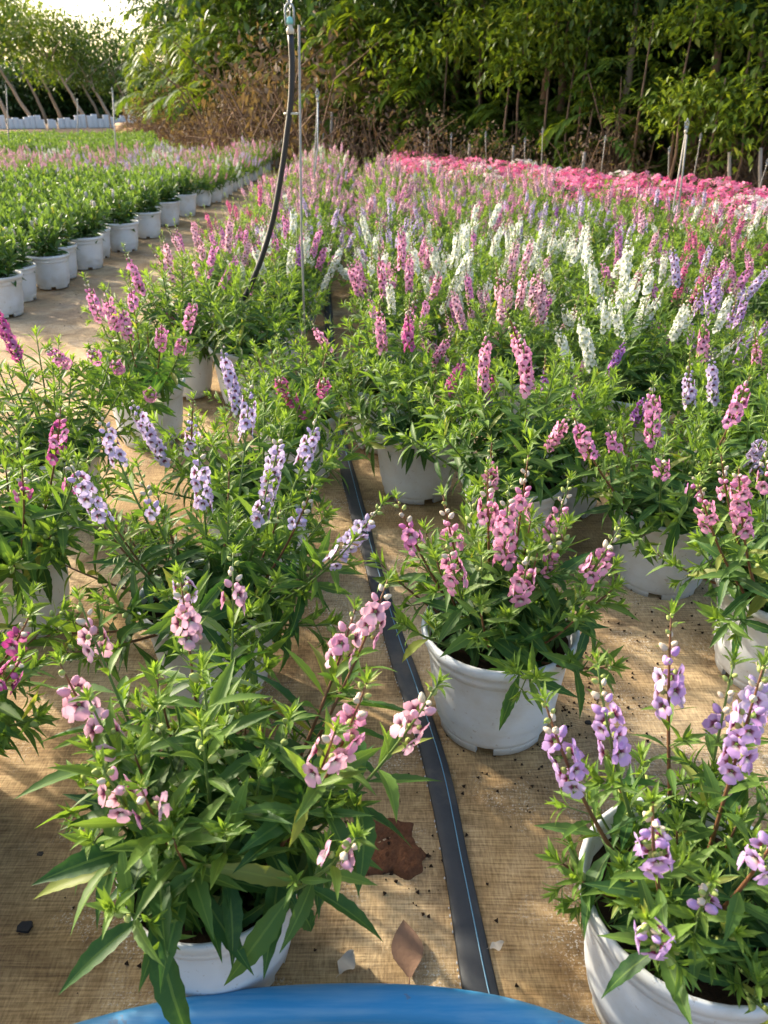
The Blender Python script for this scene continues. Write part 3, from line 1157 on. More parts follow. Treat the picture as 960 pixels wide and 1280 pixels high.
nb = 0
for col, x in enumerate((-0.82, -0.45, 0.10, 0.47, 0.84, 1.20)):
    y = 2.45 + 0.19 * (col % 2)
    while y < 11.8:
        xx = x + rgb.normal() * 0.03 - (0.02 * (y - 2.5) if col in (1, 2) else 0)
        yy = y + rgb.normal() * 0.03
        if free(xx, yy, 0.33) and yy < vinca_front(xx) - 0.25 and yy < 11.6:
            n = int(rgb.integers(5, 12)) if yy > 3.6 else int(rgb.integers(6, 13))
            if yy < 3.6 and col == 1:
                n = int(rgb.integers(0, 3))
            if yy > 5:
                n += 3
            c = pick(xx, yy, rgb)
            if c == 'white':
                n += 2
            bed_plant(xx, yy, c, 'along the path edge' if col < 2 else 'in the bed right of the flat hose', max(1, int(n * 1.4)), rgb, rgb.uniform(1.04, 1.20),
                      mixed=pick(xx, yy, rgb))
            nb += 1
        y += 0.37
x = 1.78
while x < 4.6:
    y = 2.3 + 0.18 * rgb.random()
    while y < 9.5:
        xx, yy = x + rgb.normal() * 0.03, y + rgb.normal() * 0.03
        if xx < 0.47 * yy + 0.45 and yy < vinca_front(xx) - 0.30:
            c = pick(xx, yy, rgb)
            n = int(rgb.integers(6, 13)) + (2 if c == 'white' else 0)
            bed_plant(xx, yy, c, 'in the bed beyond the narrow aisle', int(n * 1.4), rgb, rgb.uniform(1.0, 1.14), mixed=pick(xx, yy, rgb))
            nb += 1
        y += 0.40
    x += 0.40

# angelonia at the far end across the path
x = -2.08
while x > -7.2:
    y = 9.5 + 0.2 * rgb.random()
    while y < 13.6 + (2.0 if x > -2.6 else 0):
        xx, yy = x + rgb.normal() * 0.03, y + rgb.normal() * 0.03
        if xx > -0.46 * yy - 0.6:
            w = rgb.random()
            c = 'palepink' if w < 0.5 else ('lavender' if w < 0.78 else ('pink' if w < 0.92 else 'white'))
            bed_plant(xx, yy, c, 'at the far end across the path', int(rgb.integers(12, 18)), rgb, rgb.uniform(0.96, 1.08))
            nb += 1
        y += 0.42
    x -= 0.42


# ------------------------------------------------------------------ broad leaved green plants across the path
def green_variant(seed):
    rg = np.random.default_rng(seed)
    b = Buf()
    for s in range(15):
        a = s * 2.4 + rg.normal() * 0.2
        rr = 0.115 * math.sqrt((s + 0.4) / 15)
        h = 0.385 * (1 - 0.25 * (rr / 0.12) ** 2) * rg.uniform(0.9, 1.08)
        st = Stem((math.cos(a) * rr * 0.5, math.sin(a) * rr * 0.5, 0.16), (math.cos(a) * rr * 1.1, math.sin(a) * rr * 1.1, h), 0.5, 6)
        V, F = tube(st.p, 0.003, 4)
        b.add(V, F, M['stem'])
        n = 13
        for i in range(n):
            u = i / (n - 1)
            p, tn = st.at(0.1 + 0.88 * u)
            r = radial(tn, i * 2.4 + s)
            el = R(8 + 66 * u) + rg.normal() * 0.15
            ln = (0.085 - 0.025 * u) * rg.uniform(0.8, 1.15)
            t = BROAD_LEAF[int(rg.integers(3))]
            b.add(t[0], t[1], M['leaf_green'], t[2], frame(p, r * math.cos(el) + tn * math.sin(el), tn) @ Matrix.Diagonal((ln, ln * 0.9, ln, 1)),
                  min(1, max(0, u - 0.35) * 0.95 + rg.uniform(0, 0.1)))
    for k in range(2):
        p = Vector((rg.normal() * 0.05, rg.normal() * 0.05, 0.36))
        b.add(BALL[0] * np.array([0.012, 0.012, 0.022]) + np.array(p), BALL[1], M['bud'])
    return b.mesh('foliage')


GVAR = [green_variant(31), green_variant(32), green_variant(33), green_variant(34)]
rgg = np.random.default_rng(41)
gspots = []
col = 0
x = -2.12
while x > -13:
    y = 4.35 + (0.17 if col % 2 else 0)
    while y < 21.5:
        xx, yy = x + rgg.normal() * 0.02 - (0.09 * (int(y / 0.36) % 2) if col == 0 else 0), y + rgg.normal() * 0.025
        lim = -0.46 * yy - 0.5
        if xx > lim and (yy < 9.35 or (yy > 14.0 and xx < -0.30 * yy + 0.6)):
            gspots.append((yy, xx))
        y += 0.36 if yy < 9.5 else 0.42
    x -= 0.36
    col += 1
gspots.sort()
for i, (yy, xx) in enumerate(gspots[:300]):
    front = xx > -2.36
    where = 'in the row lining the path' if front else ('in the bed across the path' if yy < 9.5 else 'beyond the far pink flowers across the path')
    t = thing('potted_green_plant', f'dense broad leaved green plant in white pot {where}', 'potted plant', (xx, yy, 0), rgg.uniform(0, 6.28),
              f'green plants {where}', rgg.uniform(1.05, 1.18))
    obj('pot', POT, t)
    if front:
        obj('soil', SOIL, t)
    obj('foliage', GVAR[int(rgg.integers(4))], t, kind='stuff')
if len(gspots) > 300:
    b = Buf()
    for yy, xx in gspots[300:]:
        for k in range(60):
            r = radial(Vector((0, 0, 1)), rgg.uniform(0, 6.28))
            el = rgg.uniform(0.2, 1.4)
            p = Vector((xx, yy, 0)) + r * rgg.uniform(0, 0.11) + Vector((0, 0, rgg.uniform(0.15, 0.36)))
            t = BROAD_LEAF[0]
            b.add(t[0][[0, 7, 9, 15, 11]] if False else t[0], t[1], M['leaf_green'], t[2], frame(p, r * math.cos(el) + Vector((0, 0, math.sin(el))), Vector((0, 0, 1))) @ S4(0.08),
                  rgg.uniform(0, 0.6))
    o = obj('green_plants', b.mesh('green_plants'), kind='stuff')
    tag(o, 'mass of green potted plants at the far left end of the field', 'plants')


# ------------------------------------------------------------------ low pink band along the hedge
def vinca_variant(seed, mats):
    rg = np.random.default_rng(seed)
    b, fb = Buf(), Buf()
    for i in range(110):
        a, rr = rg.uniform(0, 6.28), 0.17 * math.sqrt(rg.random())
        z = 0.16 + 0.15 * rg.random() * (1 - (rr / 0.19) ** 2) + 0.02
        r = Vector((math.cos(a), math.sin(a), 0))
        el = rg.uniform(-0.2, 1.0)
        t = BROAD_LEAF[int(rg.integers(3))]
        b.add(t[0], t[1], M['leaf_green'], t[2], frame(r * rr + Vector((0, 0, z)), r * math.cos(el) + Vector((0, 0, math.sin(el))), Vector((0, 0, 1))) @ S4(0.055), rg.uniform(0, 0.3))
    for i in range(44):
        a, rr = rg.uniform(0, 6.28), 0.18 * math.sqrt(rg.random())
        z = 0.34 - 0.09 * (rr / 0.18) ** 2 + rg.normal() * 0.012
        p = Vector((math.cos(a) * rr, math.sin(a) * rr, z))
        d = (Vector((math.cos(a) * rr * 4, math.sin(a) * rr * 4, 0.8)) + Vector(rg.normal(size=3)) * 0.35).normalized()
        V, F, LF = [(0, 0, 0)], [], [(0, 0, 0)]
        for k in range(5):
            for s, rad in ((-0.42, 0.85), (0, 1.0), (0.42, 0.85)):
                an = 2 * math.pi * k / 5 + s
                V.append((0.02 + 0.10 * rg.random() * rad, math.cos(an) * rad, math.sin(an) * rad)); LF.append((1, 0, 0))
            F += [(0, 1 + 3 * k, 2 + 3 * k), (0, 2 + 3 * k, 3 + 3 * k)]
        fb.add(V, F, mats[int(rg.integers(len(mats)))], LF, frame(p, d, Vector((0.1, 0.2, 1))) @ S4(0.027))
    return b.mesh('foliage'), fb.mesh('blossoms')


P_, Rz, W_ = M['vinca_pink'], M['vinca_rose'], M['vinca_white']
VV = {'pink': [vinca_variant(51, [P_, P_, P_, Rz]), vinca_variant(52, [P_, P_, Rz])], 'rose': [vinca_variant(53, [Rz, Rz, P_])], 'white': [vinca_variant(54, [W_, W_, W_, Rz])]}
rgv = np.random.default_rng(61)
du = Vector((-2.5, 4.35, 0)).normalized()
dn = Vector((4.35, 2.5, 0)).normalized()
for j in range(6):
    for i in range(-9, 26):
        p = Vector((2.8, 5.95, 0)) + du * (i * 0.30 + 0.15 * (j % 2)) + dn * (-0.10 + j * 0.30) + Vector((rgv.normal() * 0.03, rgv.normal() * 0.03, 0))
        if p.x > 0.46 * p.y + 0.3 or p.x < 0.15 or rgv.random() < 0.10:
            continue
        w = rgv.random()
        wh = 0.16 if j < 2 else 0.12
        c = 'white' if w < wh else ('rose' if w < 0.34 else 'pink')
        nm = {'white': 'white', 'rose': 'rose', 'pink': 'bright pink'}[c]
        t = thing('potted_vinca', f'low mounded {nm} flowering plant in the band before the hedge', 'potted plant', p, rgv.uniform(0, 6.28), f'{nm} mounds in the band before the hedge', rgv.uniform(1.05, 1.22))
        obj('pot', POT, t)
        a, f = VV[c][int(rgv.integers(len(VV[c])))]
        obj('foliage', a, t, kind='stuff')
        obj('blossoms', f, t, kind='stuff')

# ------------------------------------------------------------------ hoses on the ground
tp = [gp(622, 1330), gp(600, 1240), gp(572, 1090), gp(545, 960), gp(515, 865), gp(490, 790), gp(458, 680), gp(432, 580), gp(416, 505)]
tp = [Vector((p.x, p.y, 0)) for p in tp]
e = tp[-1]
tp += [e + Vector((-0.045 * k, 0.6 * k, 0)) for k in range(1, 13)]
tp = [tp[0] + Vector((0.03, -0.25, 0))] + tp


def resample(P, step):
    out = []
    for i in range(len(P) - 1):
        p0, p1, p2, p3 = P[max(i - 1, 0)], P[i], P[i + 1], P[min(i + 2, len(P) - 1)]
        n = max(1, int((p2 - p1).length / step))
        for k in range(n):
            t = k / n
            out.append(0.5 * ((2 * p1) + (p2 - p0) * t + (2 * p0 - 5 * p1 + 4 * p2 - p3) * t * t + (3 * p1 - p0 - 3 * p2 + p3) * t ** 3))
    out.append(P[-1])
    return out


tp = resample(tp, 0.04)
prof = [(-0.0225, 0.003), (-0.020, 0.0060), (-0.010, 0.0075), (0.0, 0.0078), (0.010, 0.0074), (0.020, 0.0058), (0.0225, 0.003), (0.0, 0.0012)]


def sweep(P, prof, z=0.0):
    V, F = [], []
    n = len(prof)
    for i, p in enumerate(P):
        t = (P[min(i + 1, len(P) - 1)] - P[max(i - 1, 0)]).normalized()
        s = Vector((t.y, -t.x, 0))
        wob = 1 + 0.06 * math.sin(i * 0.33) + 0.04 * math.sin(i * 0.83 + 1)
        for a, h in prof:
            q = p + s * a * wob
            V.append((q.x, q.y, z + h * (1 + 0.18 * math.sin(i * 0.41)) + max(0, wrinkle(q.x, q.y)) + 0.001))
    for i in range(len(P) - 1):
        for k in range(n):
            k2 = (k + 1) % n
            F.append((i * n + k, i * n + k2, (i + 1) * n + k2, (i + 1) * n + k))
    return np.array(V), F


b = Buf()
V, F = sweep(tp, prof)
b.add(V, F, M['tape'])
tape = obj('flat_hose', b.mesh('flat_hose'))
tag(tape, 'flat black irrigation hose with a pale blue line running between the pots', 'hose')
b = Buf()
V, F = sweep(tp, [(0.0085, 0.0070), (0.0085, 0.0086), (0.0102, 0.0084), (0.0102, 0.0068)])
b.add(V, F, M['line_blue'])
obj('blue_line', b.mesh('blue_line'), tape)
b = Buf()
rc0 = np.random.default_rng(77)
for i in range(0, min(len(tp) - 1, 200)):
    t = (tp[i + 1] - tp[i]).normalized()
    s = Vector((t.y, -t.x, 0))
    for k in range(4):
        if rc0.random() < 0.4:
            continue
        q = tp[i] + (tp[i + 1] - tp[i]) * (k / 4) - s * (0.0238 * (1 + 0.06 * math.sin(i * 0.33) + 0.04 * math.sin(i * 0.83 + 1)))
        b.add(BALL_LO[0] * np.array([0.0009 + 0.0006 * rc0.random(), 0.002 + 0.0022 * rc0.random(), 0.0011]) + np.array((q.x, q.y, 0.0050)), BALL_LO[1], M['white_seam'])
obj('stitched_seam', b.mesh('stitched_seam'), tape, kind='stuff')

# thick blue hose curving across the near ground
hp = [gp(x, y, 0.04) for x, y in [(-160, 1430), (10, 1338), (160, 1288), (310, 1262), (450, 1255), (570, 1262), (670, 1284), (770, 1330), (860, 1420)]]
hr = 0.0225
hp = resample([Vector((p.x, p.y, hr + 0.018)) for p in hp], 0.02)
b = Buf()
V, F = tube(hp, hr, 20)
b.add(V, F, M['blue'])
o = obj('blue_hose', b.mesh('blue_hose'))
tag(o, 'thick scuffed blue plastic hose curving across the matting in front of the pots', 'hose')


# ------------------------------------------------------------------ litter on the matting
def flat_leaf(name, label, px, py, ln, w, rz, mat, curl=0.03):
    t = leaf_template(10, w, -0.05, 0.3, 0.0, 0.2, 0.45)
    b = Buf()
    V = t[0] * ln
    V[:, 2] = np.abs(V[:, 2]) * 0.6 + curl * ln * np.sin(t[2][:, 2] * 9) * t[2][:, 0] * 0.5 + 0.004
    b.add(V, t[1], mat, t[2])
    st, sf = tube([(0, 0, 0.005), (-0.12 * ln, 0.02 * ln, 0.006), (-0.2 * ln, 0.06 * ln, 0.004)], 0.012 * ln, 5)
    b.add(st, sf, mat)
    o = obj(name, b.mesh(name))
    p = gp(px, py)
    o.location = (p.x, p.y, 0.004)
    o.rotation_euler = (0, 0, rz)
    return tag(o, label, 'leaf')


flat_leaf('fallen_leaf', 'dry brown fallen leaf lying on the matting beside the flat hose', 512, 1226, 0.078, 0.58, R(95), M['dead_leaf'])
flat_leaf('fallen_leaf', 'small pale shrivelled leaf lying beside the brown fallen leaf', 425, 1222, 0.035, 0.7, R(60), M['white_debris'], 0.3)
flat_leaf('fallen_leaf', 'small pale scrap of leaf on the right of the flat hose', 612, 1190, 0.022, 0.6, R(20), M['white_debris'], 0.3)


def chip(px, py, s, label):
    b = Buf()
    pts = [(-1, -.7), (.8, -.9), (1.1, .2), (.7, .9), (-.8, .8), (-1.2, 0)]
    V = [(x * s, y * s, 0.0) for x, y in pts] + [(x * s * .9, y * s * .9, s * 0.35) for x, y in pts]
    F = [(i, (i + 1) % 6, 6 + (i + 1) % 6, 6 + i) for i in range(6)] + [(6, 7, 8, 9), (6, 9, 10, 11)]
    b.add(V, F, M['chip'])
    o = obj('black_chip', b.mesh('black_chip', False))
    p = gp(px, py)
    o.location = (p.x, p.y, 0.003)
    tag(o, label, 'debris')


chip(32, 1161, 0.010, 'larger black chip of plastic on the matting by the small pale pink pot')
chip(51, 1069, 0.0045, 'tiny black scrap on the matting under the pale pink plant')
chip(735, 905, 0.006, 'small black scrap on the matting beside the clear pink pot')
# crumbs of potting soil
b = Buf()
rc = np.random.default_rng(71)
TET = (np.array([(1, 1, 1), (-1, -1, 1), (-1, 1, -1), (1, -1, -1)]), [(0, 1, 2), (0, 3, 1), (0, 2, 3), (1, 3, 2)])
for (cx, cy, n, sd) in [(gp(740, 880).x, gp(740, 880).y, 84, 0.09), (gp(720, 790).x, gp(720, 790).y, 67, 0.10), (gp(505, 1070).x, gp(505, 1070).y, 58, 0.05),
                        (gp(690, 900).x, gp(690, 900).y, 50, 0.06), (0.21, 1.02, 67, 0.10), (0.68, 1.5, 67, 0.10), (-0.25, 0.62, 58, 0.11), (0.3, 0.55, 42, 0.12), (-1.75, 4.5, 50, 0.3), (-1.8, 5.5, 50, 0.4), (-0.1, 2.5, 33, 0.2), (0.2, 0.8, 25, 0.2), (-0.45, 0.6, 25, 0.2)]:
    for k in range(n):
        x, y = cx + rc.normal() * sd, cy + rc.normal() * sd
        s = rc.uniform(0.0008, 0.0028)
        q = Matrix.Rotation(rc.uniform(0, 6.28), 4, Vector(rc.normal(size=3)).normalized())
        b.add(TET[0], TET[1], M['soil'], None, Matrix.Translation((x, y, wrinkle(x, y) + s * 0.5 + 0.0005)) @ q @ S4(s))
o = obj('soil_crumbs', b.mesh('soil_crumbs', False), kind='stuff')
tag(o, 'dark crumbs of potting soil scattered over the matting', 'soil')


# ------------------------------------------------------------------ sprinklers on stakes
def sprinkler_head(t, p, s=1.0, cap='teal_plastic'):
    b = Buf()
    V, F = lathe([(0.001, 0), (0.011, 0), (0.012, 0.012), (0.008, 0.016), (0.008, 0.024), (0.0005, 0.024)], 12)
    b.add(V * s + np.array(p), F, M['cream_plastic'])
    obj('adapter', b.mesh('adapter'), t)
    b = Buf()
    V, F = lathe([(0.0005, 0.024), (0.009, 0.024), (0.011, 0.030), (0.009, 0.040), (0.004, 0.044), (0.0005, 0.044)], 12)
    b.add(V * s + np.array(p), F, M[cap])
    V, F = tube([(0, 0, .044), (0.002, 0, .055), (-0.004, 0, .066)], 0.0022, 6)
    b.add(V * s + np.array(p), F, M['cream_plastic'])
    obj('nozzle', b.mesh('nozzle'), t)
    b = Buf()
    arch = [(-0.013 * math.cos(a) if abs(math.cos(a)) > 1e-6 else 0, 0, 0.060 + 0.016 * math.sin(a)) for a in np.linspace(0, math.pi, 9)]
    arch = [(-0.012, 0, 0.022)] + arch + [(0.012, 0, 0.022)]
    V, F = tube(arch, 0.0030, 6)
    b.add(V * s + np.array(p), F, M['grey_plastic'])
    V, F = lathe([(0.0005, 0.072), (0.005, 0.074), (0.005, 0.088), (0.003, 0.091), (0.0005, 0.091)], 8)
    b.add(V * s + np.array(p), F, M['grey_plastic'])
    obj('bridge', b.mesh('bridge'), t)


def at_depth(px, py, y):
    u = (px - 480) / FPX
    v = -(py - 640) / FPX
    d = Vector((u, math.cos(PITCH) + v * math.sin(PITCH), -math.sin(PITCH) + v * math.cos(PITCH)))
    k = y / d.y
    return Vector((0, 0, CAM_H)) + d * k


YS = 3.05
base = at_depth(378, 420, YS); base.z = 0
top = at_depth(368, 40, YS)
t = thing('sprinkler_stake', 'tall sprinkler with a thick black riser tube tied to a thin stake among the flowers', 'sprinkler', base)
b = Buf()
tl = top - base
V, F = tube([(0.004, 0.0, -0.05), tuple(tl * 0.5 + Vector((0.004, 0, 0))), (tl.x + 0.016, tl.y, tl.z + 0.02)], 0.0045, 7)
b.add(V, F, M['stake'])
obj('stake', b.mesh('stake'), t)
pts = [at_depth(px, py, YS - 0.01) - base for px, py in [(300, 385), (308, 368), (325, 328), (341, 275), (352, 215), (359, 165), (364, 120), (365, 75), (363, 42)]]
pts = [Vector((pts[0].x - 0.05, pts[0].y, 0.02)), Vector((pts[0].x - 0.03, pts[0].y, 0.12))] + pts
b = Buf()
V, F = tube(resample(pts, 0.03), 0.0105, 10)
b.add(V, F, M['black_pvc'])
obj('riser_tube', b.mesh('riser_tube'), t)
b = Buf()
cp = at_depth(364, 142, YS) - base
V, F = lathe([(0.020, -0.004), (0.024, -0.003), (0.024, 0.003), (0.020, 0.004), (0.020, -0.004)], 14)
b.add(V * np.array([1.1, 0.8, 1]) + np.array(cp), F, M['cream_plastic'])
obj('tie', b.mesh('tie'), t)
sprinkler_head(t, pts[-1] + Vector((0, 0, -0.002)), 1.15)


def small_stake(bx, by, tx, ty, y, label, group=None, tubek=True, rad=0.0045):
    base = at_depth(bx, by, y); base.z = 0
    top = at_depth(tx, ty, y)
    t = thing('sprinkler_stake', label, 'sprinkler', base, 0, group)
    tl = top - base
    b = Buf()
    V, F = tube([(0, 0, -0.04), tuple(tl * 0.5), tuple(tl)], rad, 7)
    b.add(V, F, M['stake'])
    obj('stake', b.mesh('stake'), t)
    if tubek:
        b = Buf()
        V, F = tube([(0.05, -0.02, 0.0), (0.035, -0.02, tl.z * 0.35), tuple(tl * 0.7 + Vector((0.02, -0.015, 0))), tuple(tl + Vector((0.004, -0.016, -0.01)))], rad * 1.1, 7)
        b.add(V, F, M['stake'] if tubek == 2 else M['grey_plastic'])
        obj('riser_tube', b.mesh('riser_tube'), t)
    sprinkler_head(t, tl, 0.9, 'grey_plastic')
    return t


small_stake(388, 330, 397, 126, 6.6, 'grey sprinkler stake with a bent tube standing behind the tall sprinkler')
small_stake(830, 330, 857, 166, 5.4, 'leaning pale sprinkler stake before the yellowing leaves at the bright pink band', tubek=2, rad=0.0055)
for bx, by, tx, ty, y in [(146, 230, 141, 118, 11.0), (10, 200, 8, 112, 15), (96, 190, 97, 128, 18)]:
    small_stake(bx, by, tx, ty, y, 'thin grey sprinkler stake standing in the green bed across the path', 'thin sprinkler stakes across the path', tubek=0, rad=0.010)


# ------------------------------------------------------------------ background vegetation
def rhomb(ln, w, fold=0.15):
    V = np.array([(0, 0, 0), (0.45 * ln, -w / 2, fold * w), (ln, 0, -0.12 * ln), (0.45 * ln, w / 2, fold * w), (0.5 * ln, 0, -0.01 * ln)])
    F = [(0, 1, 4), (1, 2, 4), (2, 3, 4), (3, 0, 4)]
    LF = np.array([(0, 0, 0), (1, 0, .5), (0, 0, 1), (1, 0, .5), (0, 0, .5)], float)
    return V, F, LF


RH = rhomb(1.0, 0.42)
RHN = rhomb(1.0, 0.26)


def crown_mesh(seed, rx, rz, nclump, nleaf, lsize, mat, young=0.25, clump=0.45, flat=0.7):
    rg = np.random.default_rng(seed)
    Vs = np.array(RH[0])
    nL = nclump * nleaf
    out_v, out_lf = [], []
    for c in range(nclump):
        u = rg.normal(size=3)
        u /= np.linalg.norm(u)
        rad = rg.random() ** 0.45
        cc = np.array([u[0] * rx * rad, u[1] * rx * rad, u[2] * rz * rad])
        yv = rg.uniform(0, young) + (0.25 * young if u[2] > 0.3 else 0)
        for k in range(nleaf):
            p = cc + rg.normal(size=3) * clump * np.array([1, 1, flat])
            az = rg.uniform(0, 6.28)
            el = rg.normal() * 0.45 - 0.45
            d = Vector((math.cos(az) * math.cos(el), math.sin(az) * math.cos(el), math.sin(el)))
            m = np.array(frame(Vector(p), d, Vector((rg.normal() * 0.35, rg.normal() * 0.35, 1))))
            s = lsize * rg.uniform(0.65, 1.25)
            out_v.append(Vs * s @ m[:3, :3].T + m[:3, 3])
            lf = RH[2].copy()
            lf[:, 1] = yv
            out_lf.append(lf)
    b = Buf()
    n = len(out_v)
    F = (np.array(RH[1])[None] + 5 * np.arange(n)[:, None, None]).reshape(-1, 3)
    b.add(np.concatenate(out_v), [tuple(f) for f in F], mat, np.concatenate(out_lf))
    return b.mesh('crown')


def trunk_mesh(seed, h, r, lean=(0, 0), mat=None, limbs=5, crown_r=1.5):
    rg = np.random.default_rng(seed)
    b = Buf()
    P = [Vector((lean[0] * (i / 7) ** 1.1 + rg.normal() * 0.012 * h * (i > 0) * 0.6, lean[1] * (i / 7) + rg.normal() * 0.012 * h * (i > 0) * 0.6, h * i / 7 - (0.1 if i == 0 else 0))) for i in range(8)]
    V, F = tube(P, [r * (1.35 if i == 0 else 1 - 0.09 * i) for i in range(8)], 9)
    b.add(V, F, mat or M['bark'])
    for k in range(limbs):
        i = int(rg.integers(4, 8))
        a = rg.uniform(0, 6.28)
        l = crown_r * rg.uniform(0.5, 0.9)
        p = P[i]
        V, F = tube([p, p + Vector((math.cos(a) * l * 0.4, math.sin(a) * l * 0.4, l * 0.35)), p + Vector((math.cos(a) * l, math.sin(a) * l, l * 0.75))], [r * 0.45, r * 0.3, r * 0.1], 6)
        b.add(V, F, mat or M['bark'])
    return b.mesh('trunk'), P[-1]


def tree(name, label, x, y, h, r, crown, seed, lean=(0, 0), group=None, mat=None, cz=0.0, cs=1.0, low=None, rz=0.0):
    t = thing(name, label, 'tree', (x, y, 0), rz, group)
    me, top = trunk_mesh(seed, h, r, lean, mat)
    obj('trunk', me, t)
    obj('crown', crown, t, Matrix.Translation((top.x, top.y, top.z + cz)) @ Matrix.Rotation(seed * 1.7, 4, 'Z') @ S4(cs), kind='stuff')
    if low:
        for (lx, ly, lz, ls) in low:
            obj('low_branch', crown, t, Matrix.Translation((lx, ly, lz)) @ Matrix.Rotation(seed * 2.3 + lz, 4, 'Z') @ S4(ls), kind='stuff')
    return t


def frond(rg, ln, mat, b, p, az, el0, young, pairs=9, wide=0.40):
    """drooping compound leaf"""
    d = Vector((math.cos(az), math.sin(az), 0))
    pts = []
    q = Vector(p)
    el = el0
    st = ln / pairs
    for i in range(pairs + 1):
        pts.append(q.copy())
        q = q + (d * math.cos(el) + Vector((0, 0, math.sin(el)))) * st
        el -= 0.13 + 0.02 * i
    V, F = tube(pts[::3] + [pts[-1]], 0.004, 3, False)
    b.add(V, F, M['stem'])
    side = Vector((-d.y, d.x, 0))
    for i in range(1, pairs + 1):
        w = wide * ln * math.sin(math.pi * (0.12 + 0.80 * i / pairs)) * rg.uniform(0.85, 1.15)
        tn = (pts[i] - pts[i - 1]).normalized()
        for s in (-1, 1):
            dd = (side * s + tn * 0.55 + Vector((0, 0, -0.25 + rg.normal() * 0.12))).normalized()
            b.add(RHN[0], RHN[1], mat, RHN[2], frame(pts[i], dd, Vector((0, 0, 1))) @ Matrix.Diagonal((w, w * 1.15, w, 1)), young)


def shrub_meshes(seed, h, rad, nf, mat, ln=(0.5, 0.9), young=(0.1, 0.7)):
    rg = np.random.default_rng(seed)
    fb, sb = Buf(), Buf()
    for s in range(7):
        a = rg.uniform(0, 6.28)
        l = rad * rg.uniform(0.2, 0.8)
        V, F = tube([(0, 0, -0.05), (math.cos(a) * l * 0.5, math.sin(a) * l * 0.5, h * 0.5), (math.cos(a) * l, math.sin(a) * l, h * rg.uniform(0.75, 0.95))], [0.022, 0.015, 0.006], 5)
        sb.add(V, F, M['twig'])
    for i in range(nf):
        a = rg.uniform(0, 6.28)
        zz = rg.random() ** 0.7
        rr = rad * rg.uniform(0.25, 0.95) * (1.05 - 0.6 * zz * zz)
        frond(rg, rg.uniform(*ln), mat if rg.random() < 0.62 else M['leaf_tree'], fb, (math.cos(a) * rr, math.sin(a) * rr, h * (0.22 + 0.78 * zz)), a + rg.normal() * 0.7, rg.uniform(-0.1, 0.8), rg.uniform(*young))
    return fb.mesh('foliage'), sb.mesh('branches')


def dead_meshes(seed, h, rad, ntw=70, nl=500):
    rg = np.random.default_rng(seed)
    b, lb = Buf(), Buf()
    for i in range(ntw):
        a, rr = rg.uniform(0, 6.28), rad * math.sqrt(rg.random())
        p = Vector((math.cos(a) * rr, math.sin(a) * rr, rg.uniform(-0.02, 0.25) * h))
        d = Vector((rg.normal() * 0.35, rg.normal() * 0.35, rg.uniform(0.4, 1.0)))
        l = h * rg.uniform(0.4, 0.9)
        q = p + d * l * 0.5
        V, F = tube([p, q, q + Vector((d.x + rg.normal() * 0.5, d.y + rg.normal() * 0.5, d.z * rg.uniform(-0.6, 0.8))) * l * 0.5], [0.011, 0.008, 0.004], 4, False)
        b.add(V, F, M['twig'])
    for i in range(nl):
        a, rr = rg.uniform(0, 6.28), rad * math.sqrt(rg.random())
        p = Vector((math.cos(a) * rr, math.sin(a) * rr, h * rg.uniform(0.05, 1.0) * (1 - 0.35 * (rr / rad) ** 2)))
        d = Vector((rg.normal(), rg.normal(), rg.normal() - 0.9)).normalized()
        s = rg.uniform(0.06, 0.14)
        lb.add(RH[0], RH[1], M['leaf_dry'], RH[2], frame(p, d, Vector(rg.normal(size=3))) @ S4(s), rg.uniform(0, 0.5))
    return b.mesh('twigs'), lb.mesh('dry_foliage')


# hedge line in plan: from the right edge of the picture away to the left
HP = [Vector(p) for p in ((7.4, 7.6, 0), (4.4, 9.7, 0), (0.7, 12.9, 0), (-1.3, 15.2, 0), (-2.8, 18.0, 0), (-8.0, 29.0, 0))]
HLEN = [(HP[i + 1] - HP[i]).length for i in range(len(HP) - 1)]


def hedge(u, off=0.0):
    s = u * sum(HLEN)
    i = 0
    while i < len(HLEN) - 1 and s > HLEN[i]:
        s -= HLEN[i]
        i += 1
    d = (HP[i + 1] - HP[i]).normalized()
    n = Vector((d.y, -d.x, 0))
    return HP[i] + d * s + n * off


def hedge_at(px, off=0.0):
    """spot on the hedge line in the direction of a photo column"""
    k = (px - 480) / 1087
    best = min((abs(hedge(u / 400).x - k * hedge(u / 400).y), u / 400) for u in range(401))
    return hedge(best[1], off)


rh = np.random.default_rng(81)
FRL = [shrub_meshes(91, 2.6, 1.15, 80, M['leaf_frond'], (0.5, 0.95), (0.05, 1.0)), shrub_meshes(92, 2.2, 1.1, 70, M['leaf_frond'], (0.45, 0.85), (0.0, 0.8))]
FRD = [shrub_meshes(93, 1.5, 0.85, 64, M['leaf_frond'], (0.4, 0.75), (0.1, 0.9)), shrub_meshes(94, 1.3, 0.8, 60, M['leaf_frond'], (0.35, 0.7), (0.1, 0.8))]
DEAD = [dead_meshes(95, 1.1, 0.9), dead_meshes(96, 1.5, 0.8), dead_meshes(97, 0.9, 1.1)]


def put_shrub(p, pair, label, group, s=1.0, names=('foliage', 'branches'), name='hedge_shrub'):
    t = thing(name, label, 'shrub', p, rh.uniform(0, 6.28), group, s)
    obj(names[0], pair[0], t, kind='stuff')
    obj(names[1], pair[1], t, kind='stuff')


# sunlit tall shrubs, the left half of the hedge
for k in range(17):
    u = 0.40 + 0.595 * k / 16
    put_shrub(hedge(u, 0.8 + 0.5 * (k % 2) + rh.normal() * 0.1), FRL[int(rh.integers(2))], 'tall yellow green shrub with drooping feathery leaves in the sunlit hedge', 'sunlit feathery hedge shrubs',
              (0.85 if u < 0.6 else 1.2) * rh.uniform(0.9, 1.15))
